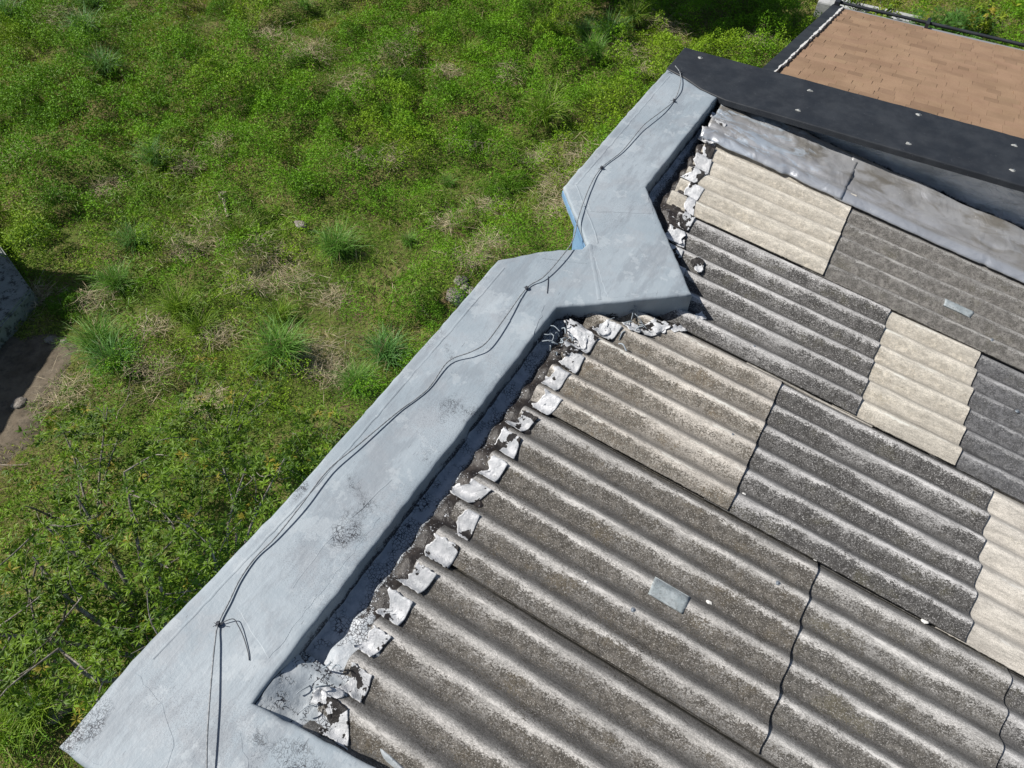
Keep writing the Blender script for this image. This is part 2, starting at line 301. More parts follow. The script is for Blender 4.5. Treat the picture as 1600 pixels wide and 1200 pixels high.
def coping(name, poly, ztop, zbot, mat, parent, rnd=.022, jit=.0012, step=.05, top_wobble=.002, seed=1):
    """rounded slab over a closed plan outline (counter-clockwise)"""
    P = resample(poly + [poly[0]], step, jit, seed)[:-1]; N = len(P); P = np.array(P)
    e = np.roll(P, -1, 0) - P; e /= np.linalg.norm(e, axis=1)[:, None] + 1e-9; nr = np.stack([e[:, 1], -e[:, 0]], 1)
    nv = nr + np.roll(nr, 1, 0); nv /= (np.linalg.norm(nv, axis=1)[:, None] + 1e-6)
    zb = [(.172 if (zbot == .02 and (p[0] < -1.30 or p[1] < -4.45)) else zbot) for p in P]
    rings = [(0, zbot), (0, ztop - rnd * 1.9), (0, ztop - rnd * 1.25), (0, ztop - rnd), (-rnd * .15, ztop - rnd * .55), (-rnd * .5, ztop - rnd * .18), (-rnd, ztop - .001), (-rnd * 2.2, ztop)]
    bm = bmesh.new(); R = []
    for off, z in rings:
        Q = P + nv * off
        wob = (fbm(P[:, 0] * 7, P[:, 1] * 7, seed) - .5) * .012
        R.append([bm.verts.new((q[0] + nv[i, 0] * wob[i] * .5, q[1] + nv[i, 1] * wob[i] * .5, (z + wob[i] * .25) if z > zbot else zb[i])) for i, q in enumerate(Q)])
    for a, b in zip(R[:-1], R[1:]):
        for i in range(N): f = bm.faces.new((a[i], a[(i + 1) % N], b[(i + 1) % N], b[i])); f.smooth = True
    edges = [bm.edges.get((R[-1][i], R[-1][(i + 1) % N])) for i in range(N)]
    bmesh.ops.triangle_fill(bm, edges=edges, use_beauty=True)
    bmesh.ops.recalc_face_normals(bm, faces=bm.faces[:])
    return bm_obj(name, bm, mat, parent)
polyc = outer + inner[::-1]; polyc = polyc[:-1] + [(-1.175, 1.385), (-1.34, 1.43), (-1.52, 1.53)]
cop = coping('parapet_coping', [tuple(p) for p in polyc], Z0, 0.02, M['paint'], bld, seed=2, jit=.0022, rnd=.018)
tag(cop, 'pale grey painted parapet top with a diamond shaped bend')
# wall below (blue), set in a little
wall_poly = [(-1.55, 1.98), (-1.56, -.53), (-1.30, -.838), (-1.70, -1.27), (-1.76, -2.3), (-1.79, -3.367), (-1.84, -4.3), (-1.83, -4.66), (2.58, -4.53), (7.5, -4.4), (7.5, 1.98)]
bm = bmesh.new(); lo = [bm.verts.new((x, y, -4.6)) for x, y in wall_poly]; hi = [bm.verts.new((x, y, .255 if x < 2 else -1.3)) for x, y in wall_poly]
for i in range(len(lo)):
    j = (i + 1) % len(lo)
    bm.faces.new((lo[i], lo[j], hi[j], hi[i]))
# keep the wall clear of the coping: drop the part inside the coping band
for v in hi: v.co.z = -1.0 if v.co.x > 5 else (.2 if v.co.x < 3 else .018)
bmesh.ops.recalc_face_normals(bm, faces=bm.faces[:]); wl = bm_obj('wall', bm, M['blue'], bld)
# blue band that carries up behind the coping lip at the bend
bm = bmesh.new()
def band(bm, pts, z0, z1, t=.03):
    for (a, b) in zip(pts[:-1], pts[1:]):
        a = np.array(a); b = np.array(b); e = (b - a) / np.linalg.norm(b - a); nrm = np.array([e[1], -e[0]])
        q = [a + nrm * .0, b + nrm * .0, b + nrm * t, a + nrm * t]
        vs = [bm.verts.new((p[0], p[1], z)) for z in (z0, z1) for p in q]
        for f in ((3, 2, 1, 0), (4, 5, 6, 7), (0, 1, 5, 4), (1, 2, 6, 5), (2, 3, 7, 6), (3, 0, 4, 7)): bm.faces.new([vs[k] for k in f])
band(bm, [(-1.334, -.846), (-1.75, -.372)], .20, .244, .008)
bmesh.ops.recalc_face_normals(bm, faces=bm.faces[:]); o = bm_obj('fascia', bm, M['blue'], bld); tag(o, 'sunlit pale blue band of wall in the notch of the parapet')
# thin lap joints of the membrane on the coping
def strip(name, pts, wdt, z, mat, parent, t=.0022, seed=0):
    P = np.array(resample(pts, .04, .002, seed)); e = np.gradient(P, axis=0); e /= np.linalg.norm(e, axis=1)[:, None]; nr = np.stack([-e[:, 1], e[:, 0]], 1)
    V = []; k = len(P); r = random.Random(seed)
    for i in range(k):
        for s, zz in ((-.5, 0), (-.38, t), (.38, t), (.5, 0)):
            q = P[i] + nr[i] * wdt * (s + r.gauss(0, .03)); V.append((q[0], q[1], z + zz))
    me = np_mesh(name, V, grid_quads(k, 4)); return link(name, me, mat, parent, True)
def patch(name, poly, z, t, mat, parent, seed=0, step=.03, jit=.002):
    P = resample([*poly, poly[0]], step, jit, seed)[:-1]; bm = bmesh.new()
    c = np.mean(P, axis=0)
    lo_ = [bm.verts.new((p[0], p[1], z)) for p in P]; up = [bm.verts.new((p[0] + (c[0] - p[0]) * .01, p[1] + (c[1] - p[1]) * .01, z + t)) for p in P]
    N = len(P)
    for i in range(N): bm.faces.new((lo_[i], lo_[(i + 1) % N], up[(i + 1) % N], up[i]))
    bmesh.ops.triangle_fill(bm, edges=[bm.edges.get((up[i], up[(i + 1) % N])) for i in range(N)], use_beauty=True)
    bmesh.ops.recalc_face_normals(bm, faces=bm.faces[:]); return bm_obj(name, bm, mat, parent)
ZL = Z0 + .0005
for i, (pts, wd) in enumerate([([(-1.655, 1.50), (-1.665, .5), (-1.675, -.30)], .012), ([(-1.675, -.30), (-1.33, -.70), (-1.26, -.80)], .010), ([(-1.10, -.30), (-1.52, -.50)], .006),
        ([(-1.30, -.84), (-1.02, -1.28)], .022), ([(-1.69, -1.33), (-1.70, -2.3), (-1.715, -3.2), (-1.78, -4.25)], .012), ([(-1.52, -1.12), (-1.24, -1.02)], .008),
        ([(-1.40, -3.0), (-1.47, -3.45), (-1.46, -3.7)], .006)]):
    strip('membrane_lap', pts, wd * 1.2, ZL, M['paint'], bld, .0009, i)
for i, poly in enumerate([[(-1.02, -.70), (-.58, -.93), (-.98, -1.24), (-1.27, -.88)], [(-1.20, -.10), (-1.05, -.32), (-1.45, -.52), (-1.60, -.36), (-1.38, -.12)],
        [(-1.30, -1.50), (-1.24, -1.75), (-1.48, -1.72), (-1.50, -1.52)], [(-1.80, -4.33), (-1.60, -4.36), (-1.44, -4.45), (-1.36, -4.64), (-1.80, -4.66)], [(-1.24, -4.28), (-1.12, -4.36), (-1.00, -4.62), (-1.22, -4.63)], [(-1.32, -3.2), (-1.34, -4.0), (-1.62, -3.9), (-1.50, -3.3)]]):
    o = patch('membrane_patch', poly, Z0, .0011, M['paint'], bld, 20 + i, .03, .004)

# --- corrugated sheets
def sheet(name, x0, x1, row, mat, label, ncol=8, lift0=0.0, lift1=.018, side=True, trim=None):
    yb = -row * 6 * PT; yt = yb + 6 * PT + .05 if row > -1 else yb + 6 * PT; ya = yb - (.0 if side else 0)
    ny = int((yt - ya) / (PT / 16)) + 1; ys = np.linspace(ya, yt, ny); nx = max(3, int((x1 - x0) / .05)); xs = np.linspace(x0, x1, nx)
    Xg, Yg = np.meshgrid(xs, ys, indexing='ij')
    t = (Xg - x0) / (x1 - x0); sd = 1 - (Yg - ya) / (yt - ya)
    rs = abs(hash((row, round(x1 * 100)))) % 50
    wob = (fbm(Xg * .9 + rs, Yg * 1.3, 5) - .5) * .006
    Zt = rz(Xg) + corr(Yg) + lift0 + (lift1 - lift0) * t + .014 * sd + wob - .024 * sstep(-.012, .016, Yg - (yb + 6 * PT))
    Xe = Xg.copy(); rr = np.random.default_rng(rs); Xe[-1] += (fbm(ys * 30, ys * 0 + rs, 2) - .5) * .008      # slightly chipped cut edge
    Ye = Yg.copy(); Ye[:, 0] += (fbm(xs * 9, xs * 0 + rs, 4) - .5) * .006
    top = np.stack([Xe, Ye, Zt], -1).reshape(-1, 3); bot = top.copy(); bot[:, 2] -= .0065
    q1 = grid_quads(nx, ny); q2 = grid_quads(nx, ny, nx * ny)[:, ::-1]; N = nx * ny; S = []
    idx = np.arange(N).reshape(nx, ny)
    for line in (idx[-1, :], idx[0, ::-1], idx[::-1, 0], idx[:, -1]):
        a, b = line[:-1], line[1:]; S.append(np.stack([a, a + N, b + N, b], 1))
    me = np_mesh(name, np.concatenate([top, bot]), np.concatenate([q1, q2] + S))
    o = link(name, me, mat, bld, True); o['label'] = label
    me.set_sharp_from_angle(angle=math.radians(50)) if hasattr(me, 'set_sharp_from_angle') else None
    return o
SH = {}
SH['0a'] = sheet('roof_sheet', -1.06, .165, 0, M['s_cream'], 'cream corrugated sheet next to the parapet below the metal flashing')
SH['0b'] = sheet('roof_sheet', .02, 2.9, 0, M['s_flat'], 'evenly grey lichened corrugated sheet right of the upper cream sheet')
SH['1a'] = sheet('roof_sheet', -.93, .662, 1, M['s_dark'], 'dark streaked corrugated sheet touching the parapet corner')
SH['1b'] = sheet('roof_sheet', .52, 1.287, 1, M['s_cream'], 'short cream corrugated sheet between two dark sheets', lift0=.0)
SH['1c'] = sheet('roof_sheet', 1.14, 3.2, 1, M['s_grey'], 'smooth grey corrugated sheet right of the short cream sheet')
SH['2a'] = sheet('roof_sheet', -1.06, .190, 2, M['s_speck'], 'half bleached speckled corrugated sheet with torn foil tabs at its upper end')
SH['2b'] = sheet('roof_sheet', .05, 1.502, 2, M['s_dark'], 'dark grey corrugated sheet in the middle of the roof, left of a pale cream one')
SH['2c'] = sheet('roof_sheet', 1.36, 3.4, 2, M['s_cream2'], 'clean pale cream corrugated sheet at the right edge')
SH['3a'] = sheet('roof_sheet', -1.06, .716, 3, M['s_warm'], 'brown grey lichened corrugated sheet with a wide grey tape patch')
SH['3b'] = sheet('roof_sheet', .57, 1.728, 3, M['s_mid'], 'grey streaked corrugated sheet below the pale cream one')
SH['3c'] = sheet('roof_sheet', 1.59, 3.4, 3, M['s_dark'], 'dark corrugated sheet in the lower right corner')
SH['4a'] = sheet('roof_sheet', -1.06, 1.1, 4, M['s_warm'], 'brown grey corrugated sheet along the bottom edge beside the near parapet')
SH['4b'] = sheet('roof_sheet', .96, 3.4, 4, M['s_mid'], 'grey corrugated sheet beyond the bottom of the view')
# row above the cream one, mostly under the metal flashing
# sub parts
def surf(x, y, extra=0.0): return rz(x) + float(corr(y)) + .016 + extra
def curved_patch(name, x0, x1, y0, y1, mat, parent, label, seed=0, up=.0055, thick=.001):
    nx, ny = 14, 12; xs = np.linspace(x0, x1, nx); ys = np.linspace(y0, y1, ny); Xg, Yg = np.meshgrid(xs, ys, indexing='ij')
    Xg = Xg + (fbm(Yg * 20, Xg * 3, seed) - .5) * .014 * np.sign(Xg - (x0 + x1) / 2); Yg = Yg + (Xg - x0) * .0
    Zg = rz(Xg) + corr(Yg) + .018 + up + (fbm(Xg * 25, Yg * 25, seed) - .5) * .004
    top = np.stack([Xg, Yg, Zg], -1).reshape(-1, 3); bot = top.copy(); bot[:, 2] -= thick + .006; N = nx * ny; idx = np.arange(N).reshape(nx, ny)
    S = [];
    for line in (idx[-1, :], idx[0, ::-1], idx[::-1, 0], idx[:, -1]):
        a, b = line[:-1], line[1:]; S.append(np.stack([a, a + N, b + N, b], 1))
    o = link(name, np_mesh(name, np.concatenate([top, bot]), np.concatenate([grid_quads(nx, ny)] + S)), mat, parent, True); o['label'] = label; return o
curved_patch('tape_patch', -.01, .185, -2.795, -2.695, M['tape'], SH['3a'], 'wide pale grey tape patch over one ridge', 1)
curved_patch('tape_patch', .99, 1.185, .228, .338, M['tape'], SH['0b'], 'narrow pale grey tape patch over one ridge', 2)
def screw(x, y, sh):
    z = surf(x, y, .002); bm = bmesh.new()
    bmesh.ops.create_cone(bm, cap_ends=True, segments=14, radius1=.013, radius2=.011, depth=.003, matrix=Matrix.Translation((x, y, z + .0015)))
    bmesh.ops.create_cone(bm, cap_ends=True, segments=6, radius1=.0065, radius2=.006, depth=.007, matrix=Matrix.Translation((x, y, z + .0065)))
    o = bm_obj('screw', bm, M['screw'], SH[sh])
def crest(y): return (math.floor(y / PT) + .5) * PT
for x, y, sh in [(-.04, -2.911, '3a'), (.05, -1.69, '2a'), (1.37, -2.015, '2b'), (.55, -2.36, '2b'), (1.57, -.36, '1c'), (-.05, -.97, '1a'), (1.34, .10, '0b'), (.56, -3.62, '4a')]: screw(x, crest(y), sh)
xs_ = np.linspace(-.05, .78, 30); Vj = []
for x_ in xs_:
    for yy, zz in ((-1.083, .002), (-1.083, .013), (-1.069, .013), (-1.069, .002)): Vj.append((x_, yy + .003 * math.sin(x_ * 9), rz(x_) + .010 + zz))
o = link('joint_strip', np_mesh('joint_strip', Vj, grid_quads(30, 4)), M['s_cream2'], bld); o['label'] = 'thin pale strip showing in the joint under the dark streaked sheet'
# --- metal flashing under the black beam
def flashing(x0, x1, ya, yb, lift, seed, label):
    nx = int((x1 - x0) / .02); ny = 40; xs = np.linspace(x0, x1, nx); u = np.linspace(0, 1, ny); Xg, U = np.meshgrid(xs, u, indexing='ij')
    Yg = ya + (yb - ya) * U + ((fbm(Xg * 16, U * 0, seed) - .5) * .012 + .03 * sstep(.72, .82, vn(Xg * 9, U * 0, seed + 5))) * (1 - U) ** 8 + (fbm(Xg * 3, U * 0, seed + 2) - .5) * .03 * U
    prof = np.interp(U, [0, .05, .12, .20, .27, .31, .36, .50, .65, .80, 1], [.026, .050, .064, .054, .034, .022, .036, .048, .036, .046, .078])
    Zg = rz(Xg) + prof + lift + (fbm(Xg * 3.5, Yg * 6, seed) - .5) * .040 * np.clip(U * 2, .25, 1) + np.abs(fbm(Xg * 9 + Yg * 6, Yg * 14, seed + 4) - .5) * .03 * np.clip(1.2 - np.abs(Xg + .6), .25, 1) + (fbm(Xg * 24, Yg * 24, seed + 1) - .5) * .0025
    me = np_mesh('metal_flashing', np.stack([Xg, Yg, Zg], -1).reshape(-1, 3), grid_quads(nx, ny))
    o = link('metal_flashing', me, M['metal'], bld, True); o['label'] = label
    m = o.modifiers.new('t', 'SOLIDIFY'); m.thickness = .003; m.offset = -1; return o
flashing(-1.13, .075, .885, 1.47, .018, 3, 'dented silver grey flashing strip between the parapet and the lap joint')
flashing(.02, 3.0, .885, 1.45, .010, 9, 'stained dull grey flashing strip running to the right edge')
# a gutter sheet behind it, then the crinkled upstand
nx, ny = 220, 26; xs = np.linspace(-1.15, 3.0, nx); u = np.linspace(0, 1, ny); Xg, U = np.meshgrid(xs, u, indexing='ij')
base = rz(Xg) - .01
Zg = np.where(U < .35, base + U * 0, base + (U - .35) / .65 * (.262 - base)); Yg = 1.40 + np.where(U < .35, U * .45, .1575 + (U - .35) * .05) + (fbm(Xg * 4, U * 6, 3) - .5) * .03 * np.sin(np.pi * U) + (fbm(Xg * 11, U * 10, 8) - .5) * .012
Zg = Zg + (fbm(Xg * 5, U * 7, 6) - .5) * .02 * np.sin(np.pi * U)
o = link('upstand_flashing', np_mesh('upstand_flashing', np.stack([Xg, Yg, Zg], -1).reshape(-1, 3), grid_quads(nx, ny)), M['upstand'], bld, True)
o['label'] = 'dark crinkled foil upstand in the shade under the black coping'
# --- black coping
bp = [(-1.724, 1.604), (-1.524, 1.534), (-1.344, 1.434), (-1.178, 1.389), (-1.10, 1.372), (0, 1.370), (3.4, 1.370), (3.4, 2.046), (0, 2.044), (-1.724, 2.042)]
beam = coping('black_coping', bp, Z0 + .003, .232, M['black'], bld, rnd=.010, jit=.0006, seed=8)
tag(beam, 'wide black coated coping along the far side with pale screw patches')
bm = bmesh.new(); bm_box(bm, -1.60, 3.4, 1.62, 2.03, -1.0, .234); o = bm_obj('beam', bm, M['black'], bld)
bm = bmesh.new(); bm_box(bm, -1.15, 3.4, 1.39, 1.62, .2285, .236); o = bm_obj('soffit', bm, M['black'], bld)
for i, (x, y) in enumerate([(-1.53, 1.925), (-.525, 1.879), (-.526, 1.523), (.354, 1.963), (.359, 1.493), (1.092, 1.894), (1.115, 1.531), (1.95, 1.93), (2.0, 1.50)]):
    bm = bmesh.new(); r = random.Random(i); zt = Z0 + .0035
    vs = []; N = 18; rr = [.020 * (1 + .22 * math.sin(3 * a * 2 * math.pi / N + i * 2) + r.gauss(0, .08)) for a in range(N)]
    for z, k in ((zt, 1), (zt + .004, .8), (zt + .007, .35)): vs.append([bm.verts.new((x + 1.15 * rr[a] * k * math.cos(a * 2 * math.pi / N), y + .8 * rr[a] * k * math.sin(a * 2 * math.pi / N), z)) for a in range(N)])
    for A, B in zip(vs[:-1], vs[1:]):
        for a in range(N): bm.faces.new((A[a], A[(a + 1) % N], B[(a + 1) % N], B[a]))
    bm.faces.new(vs[-1]); p_ = bm_obj('screw_patch', bm, M['scr_patch'], beam, True)
    bm = bmesh.new(); bmesh.ops.create_cone(bm, cap_ends=True, segments=6, radius1=.006, radius2=.005, depth=.006, matrix=Matrix.Translation((x + .004, y, zt + .009)))
    bm_obj('screw_head', bm, M['screw'], beam)

# --- bitumen strip along the parapet foot and the foil tabs dressed over each wave
FY = [-4.15, -3.9, -3.4, -2.94, -2.45, -2.13, -1.51, -1.30, -1.19, -.99, -.80, -.55, -.09, .43, 1.07, 1.4]
FX = [-.93, -.95, -.945, -.935, -.955, -.925, -.92, -.78, -.60, -.40, -.52, -.71, -.84, -.91, -.985, -1.0]
WY = [-4.16, -1.475, -.938, -.059, 1.4]; WX = [-1.276, -1.224, -.525, -1.215, -1.175]
fx = lambda y: np.interp(y, FY, FX); wx = lambda y: np.interp(y, WY, WX)
def foot(y0, y1, name, mat, step=PT / 14, nu=22):
    ys = np.arange(y0, y1, step); U = np.linspace(0, 1, nu); Yg, Ug = np.meshgrid(ys, U, indexing='ij')
    xa = wx(Yg) - .015; xb = fx(Yg) - .04 + (fbm(Yg * 22, Yg * 0, 9) - .5) * .07 - .03 * np.cos(2 * np.pi * (Yg / PT - .42)); Xg = xa + (xb - xa) * Ug
    amp = sstep(.28, .66, Ug); gap = 1.0 - sstep(.30, .62, Ug)
    Zg = rz(Xg) + corr(Yg) * amp * .35 + - .018 * gap + .016 * (1 - gap) + .02 * (1 - np.clip(Ug * 9, 0, 1)) ** 2 + (fbm(Xg * 18, Yg * 18, 4) - .5) * .012 + (fbm(Xg * 70, Yg * 70, 6) - .5) * .004
    Zg[:, -1] -= .012
    me = np_mesh(name, np.stack([Xg, Yg, Zg], -1).reshape(-1, 3), grid_quads(len(ys), nu)[:, ::-1]); return link(name, me, mat, bld, True)
o = foot(-4.17, 1.12, 'bitumen_strip', M['tar']); o['label'] = 'black bitumen strip along the foot of the parapet, painted grey at the near end'
r = random.Random(5); k0 = math.floor(-4.05 / PT)
kinds = {}
for k in range(k0, 7):
    yc = (k + .5) * PT
    if -.99 < yc < -.62: continue
    ya, yb = yc - .125, yc - .002 + r.uniform(-.012, .02)
    nu, nv = 18, 16; U = np.linspace(0, 1, nu); ys = np.linspace(ya, yb, nv); Ug, Yg = np.meshgrid(U, ys, indexing='ij')
    wdt = r.uniform(.07, .135); dx = r.gauss(0, .014); sk = r.gauss(0, .28)
    if yc > -.6: wdt *= 1.1
    xb = np.interp(Yg, FY, FX) * .5 + .5 * np.interp(yc, FY, FX) + dx + sk * (Yg - yc); sd = k * 1.7
    xa = xb - wdt + (fbm(Yg * 30, Yg * 0 + sd, 3) - .5) * .085
    xb = xb + (fbm(Yg * 18, Yg * 0 + sd, 5) - .5) * .008
    Xg = xa + (xb - xa) * Ug; Yj = Yg + (fbm(Ug * 7 + 2 * (Yg > yc - .06), Yg * 0 + sd, 7) - .5) * .028 * (1 - .6 * Ug)
    Zg = rz(Xg) + corr(Yj) + .0195 + (fbm(Xg * 16 + sd, Yj * 16, 2) - .5) * .011 * (1 - .5 * Ug) + np.abs(fbm(Xg * 22 + sd + Yj * 9, Yj * 26 - Xg * 8, 3) - .5) * .012 - .001 + .004 * (1 - Ug) ** 3
    mat = M[r.choice(['foil_a', 'foil_d', 'foil_b', 'foil_d', 'foil_c'])]
    if -3.3 > yc > -3.75: mat = M['foil_a']
    me = np_mesh('foil_tab', np.stack([Xg, Yj, Zg], -1).reshape(-1, 3), grid_quads(nu, nv)); o = link('foil_tab', me, mat, bld, True)
    m = o.modifiers.new('t', 'SOLIDIFY'); m.thickness = .0012; m.offset = -1
def scrap(x, y, sx, sy, rot, seed, mat, lift=.034):
    nu = nv = 14; U, V = np.meshgrid(np.linspace(-1, 1, nu), np.linspace(-1, 1, nv), indexing='ij')
    rad = 1 + (fbm(np.arctan2(V, U) * 2.2 + 8, U * 0 + seed, 3) - .5) * .9
    k = np.sqrt(1 - .35 * (U * V) ** 2) * rad; a = U * k * sx; b = V * k * sy; c, s = math.cos(rot), math.sin(rot)
    X = x + a * c - b * s; Y = y + a * s + b * c; Z = rz(X) + corr(Y) * .75 + lift + (fbm(X * 20, Y * 20, seed) - .5) * .04
    o = link('foil_scrap', np_mesh('foil_scrap', np.stack([X, Y, Z], -1).reshape(-1, 3), grid_quads(nu, nv)), mat, bld, True)
    m = o.modifiers.new('t', 'SOLIDIFY'); m.thickness = .0025
for i, a in enumerate([(-1.03, -1.52, .10, .055, -.3, 1), (-1.02, -1.67, .06, .05, .2, 2), (-.62, -1.17, .05, .035, .6, 3), (-.52, -1.10, .055, .05, .1, 4), (-.78, -1.28, .055, .04, .3, 5), (-.93, -1.40, .05, .035, .9, 6),
        (-.98, 1.02, .07, .04, .2, 7), (-1.04, .90, .05, .03, .8, 8), (-.86, -.33, .07, .045, .3, 9), (-1.05, -3.98, .06, .035, .7, 10), (-.44, -.93, .05, .04, 1.2, 11), (-.62, -.50, .05, .04, -.6, 12), (-1.09, 1.22, .07, .06, .2, 13)]):
    scrap(*a, M[['foil_a', 'foil_b'][i % 2]], .036)
# crumpled rags of grey membrane in the two inner corners
rr = np.random.default_rng(4)
for cx, cy, n_ in ((-1.14, -1.63, 20), (-.80, -1.26, 12), (-1.10, -3.97, 5)):
    for i in range(n_):
        p = np.array([cx + rr.normal(0, .045), cy + rr.normal(0, .07), 0]); p[2] = rz(p[0]) + .035 + rr.random() * .03; d = rr.normal(0, 1, 3); d[2] *= .4; d /= np.linalg.norm(d)
        L = rr.uniform(.03, .08); s = np.linspace(0, 1, 6)[:, None]; b = np.array([-d[1], d[0], 0]); pts = p + d * L * s + b * (np.sin(s * 3 + i) * .015) + np.array([0, 0, 1]) * np.sin(s * np.pi) * .015
        V, Q = tube(pts, rr.uniform(.002, .005), 5); link('membrane_shred', np_mesh('membrane_shred', V, Q), M['paint'], bld, True)
# grey membrane fillet in the near corner
nu, nv = 60, 26; U, Vv = np.meshgrid(np.linspace(0, 1, nu), np.linspace(0, 1, nv), indexing='ij')
Xg = -1.27 + U * 1.15; far = np.interp(Xg, [-1.27, -1.0, -.88, -.70, -.45, -.12], [-3.88, -3.90, -3.955, -4.02, -4.05, -4.06]); near = np.interp(Xg, [-1.276, -.672, .6], [-4.168, -4.103, -4.02]) - .02
Yg = near + (far - near) * Vv + (fbm(Xg * 14, Vv * 3, 2) - .5) * .015
hh = np.interp(Xg, [-1.27, -1.15, -.9, -.6], [.095, .035, -.01, -.03]); sv_ = sstep(.35, .95, Vv); Zg = rz(Xg) + hh * (1 - sv_) + .05 * sv_ + (fbm(Xg * 15, Yg * 15, 3) - .5) * .02 - .035 * sstep(.8, 1, Vv)
def fil_mat():
    n = NT('cracked grey membrane'); c = n.mix(n.st(n.noise(9, 4, .6), .4, .65), (.44, .49, .53), (.54, .58, .61))
    am = n.st(n.noise(7, 3, .55, n.mapv((1, 1, 1), (2, 2, 2))), .46, .56)
    wv = n.new('ShaderNodeVectorMath'); wv.operation = 'ADD'; n.put(wv.inputs[0], n.o); nc = n.new('ShaderNodeTexNoise'); n.put(nc.inputs['Vector'], n.o); nc.inputs['Scale'].default_value = 24; nc.inputs['Detail'].default_value = 4
    s_ = n.new('ShaderNodeVectorMath'); s_.operation = 'SCALE'; n.put(s_.inputs[0], nc.outputs['Color']); s_.inputs['Scale'].default_value = .07; n.put(wv.inputs[1], s_.outputs[0])
    cr = n.math('MULTIPLY', am, n.math('MULTIPLY', n.st(n.voro(46, 'DISTANCE_TO_EDGE', wv.outputs[0]), .11, .05), n.st(n.noise(26, 3), .45, .52)))
    c = n.mix(cr, c, (.03, .03, .04)); return n.fin(c, .5, 0, n.bump(n.math('SUBTRACT', n.noise(14, 4), n.math('MULTIPLY', cr, .6)), .7, .012))
M['fillet'] = fil_mat()
o = link('corner_membrane', np_mesh('corner_membrane', np.stack([Xg, Yg, Zg], -1).reshape(-1, 3), grid_quads(nu, nv)), M['fillet'], bld, True); o['label'] = 'cracked grey membrane lapped onto the roof in the near inner corner'

# ------------------------------------------------------------------ cable
def lift(p, z):
    P = np.array([p[0], p[1], Z0]); return CAM + (P - CAM) * (CAM[2] - z) / (CAM[2] - Z0)
cab = [(-1.675, 1.683, .006), (-1.588, 1.582, .022), (-1.515, 1.38, .03), (-1.475, 1.145, .008), (-1.498, .962, .024), (-1.542, .74, .030), (-1.553, .607, .024), (-1.555, .262, .012), (-1.601, -.013, .010),
       (-1.581, -.255, .022), (-1.504, -.591, .028), (-1.421, -.858, .030), (-1.412, -1.038, .034), (-1.424, -1.272, .022), (-1.47, -1.421, .010), (-1.462, -1.707, .032), (-1.457, -1.947, .040), (-1.50, -2.059, .034),
       (-1.576, -2.188, .020), (-1.566, -2.417, .009), (-1.622, -2.639, .010), (-1.678, -2.914, .020), (-1.72, -3.12, .026), (-1.708, -3.349, .026), (-1.702, -3.546, .014), (-1.715, -3.668, .009), (-1.703, -3.789, .010), (-1.671, -3.894, .010),
       (-1.641, -3.995, .012), (-1.584, -4.077, .024), (-1.448, -4.243, .036), (-1.35, -4.357, .036), (-1.267, -4.444, .03), (-1.15, -4.56, .02), (-1.0, -4.75, -.15), (-.95, -4.85, -.6)]
cp = np.array([lift(c, Z0 + c[2]) for c in cab])
def spline(P, k=6):
    out = []; n_ = len(P)
    for i in range(n_ - 1):
        p0, p1, p2, p3 = P[max(0, i - 1)], P[i], P[i + 1], P[min(n_ - 1, i + 2)]
        for j in range(k):
            t = j / k; out.append(.5 * ((2 * p1) + (-p0 + p2) * t + (2 * p0 - 5 * p1 + 4 * p2 - p3) * t * t + (-p0 + 3 * p1 - 3 * p2 + p3) * t ** 3))
    out.append(P[-1]); return np.array(out)
cps = spline(cp); cps[:, 2] = np.where(cps[:, 1] > -4.68, np.maximum(cps[:, 2], Z0 + .0065), cps[:, 2])
cables = empty('cable', tuple(cps[0])); tag(cables, 'thin grey cable tied along the top of the painted parapet', 'cable')
V, Q = tube(cps, .0038, 8); link('wire', np_mesh('wire', V, Q), M['cable'], cables, True)
for (x, y) in ((-1.641, -3.995), (-1.47, -1.421), (-1.601, -.013), (-1.475, 1.145), (-1.60, 1.60)):
    P = lift((x, y), Z0 + .012); rr = np.random.default_rng(int(abs(y) * 100)); parts = []
    for i in range(3):
        a = np.linspace(0, 2 * np.pi * 1.3, 18); ax = rr.normal(0, 1, 3); ax[2] *= .3; b1 = np.cross(ax, [0, 0, 1.]); b1 /= np.linalg.norm(b1); b2 = np.array([0, 0, 1.])
        pts = P + .011 * (np.cos(a)[:, None] * b1 + np.sin(a)[:, None] * b2) + ax / np.linalg.norm(ax) * (a[:, None] / 8 - .5) * .012
        parts.append(tube(pts, .0026, 5))
    for i in range(3):
        d = rr.normal(0, 1, 3); d[2] = abs(d[2]) * .4; d /= np.linalg.norm(d); s = np.linspace(0, 1, 5)[:, None]; parts.append(tube(P + d * s * rr.uniform(.015, .045), .0016, 5))
    V, Q = merge(parts); link('wire_tie', np_mesh('wire_tie', V, Q), M['wire'], cables, True)
for pts in ([(-1.632, -3.985, .012), (-1.60, -3.945, .02), (-1.56, -3.955, .018), (-1.505, -3.98, .010), (-1.44, -4.02, .006), (-1.41, -4.045, .004)], [(-1.40, -1.257, .004), (-1.365, -1.33, .005), (-1.335, -1.396, .004)]):
    P = spline(np.array([lift(p, Z0 + p[2]) for p in pts])); V, Q = tube(P, .0022, 6); link('loose_end', np_mesh('loose_end', V, Q), M['wire'], cables, True)

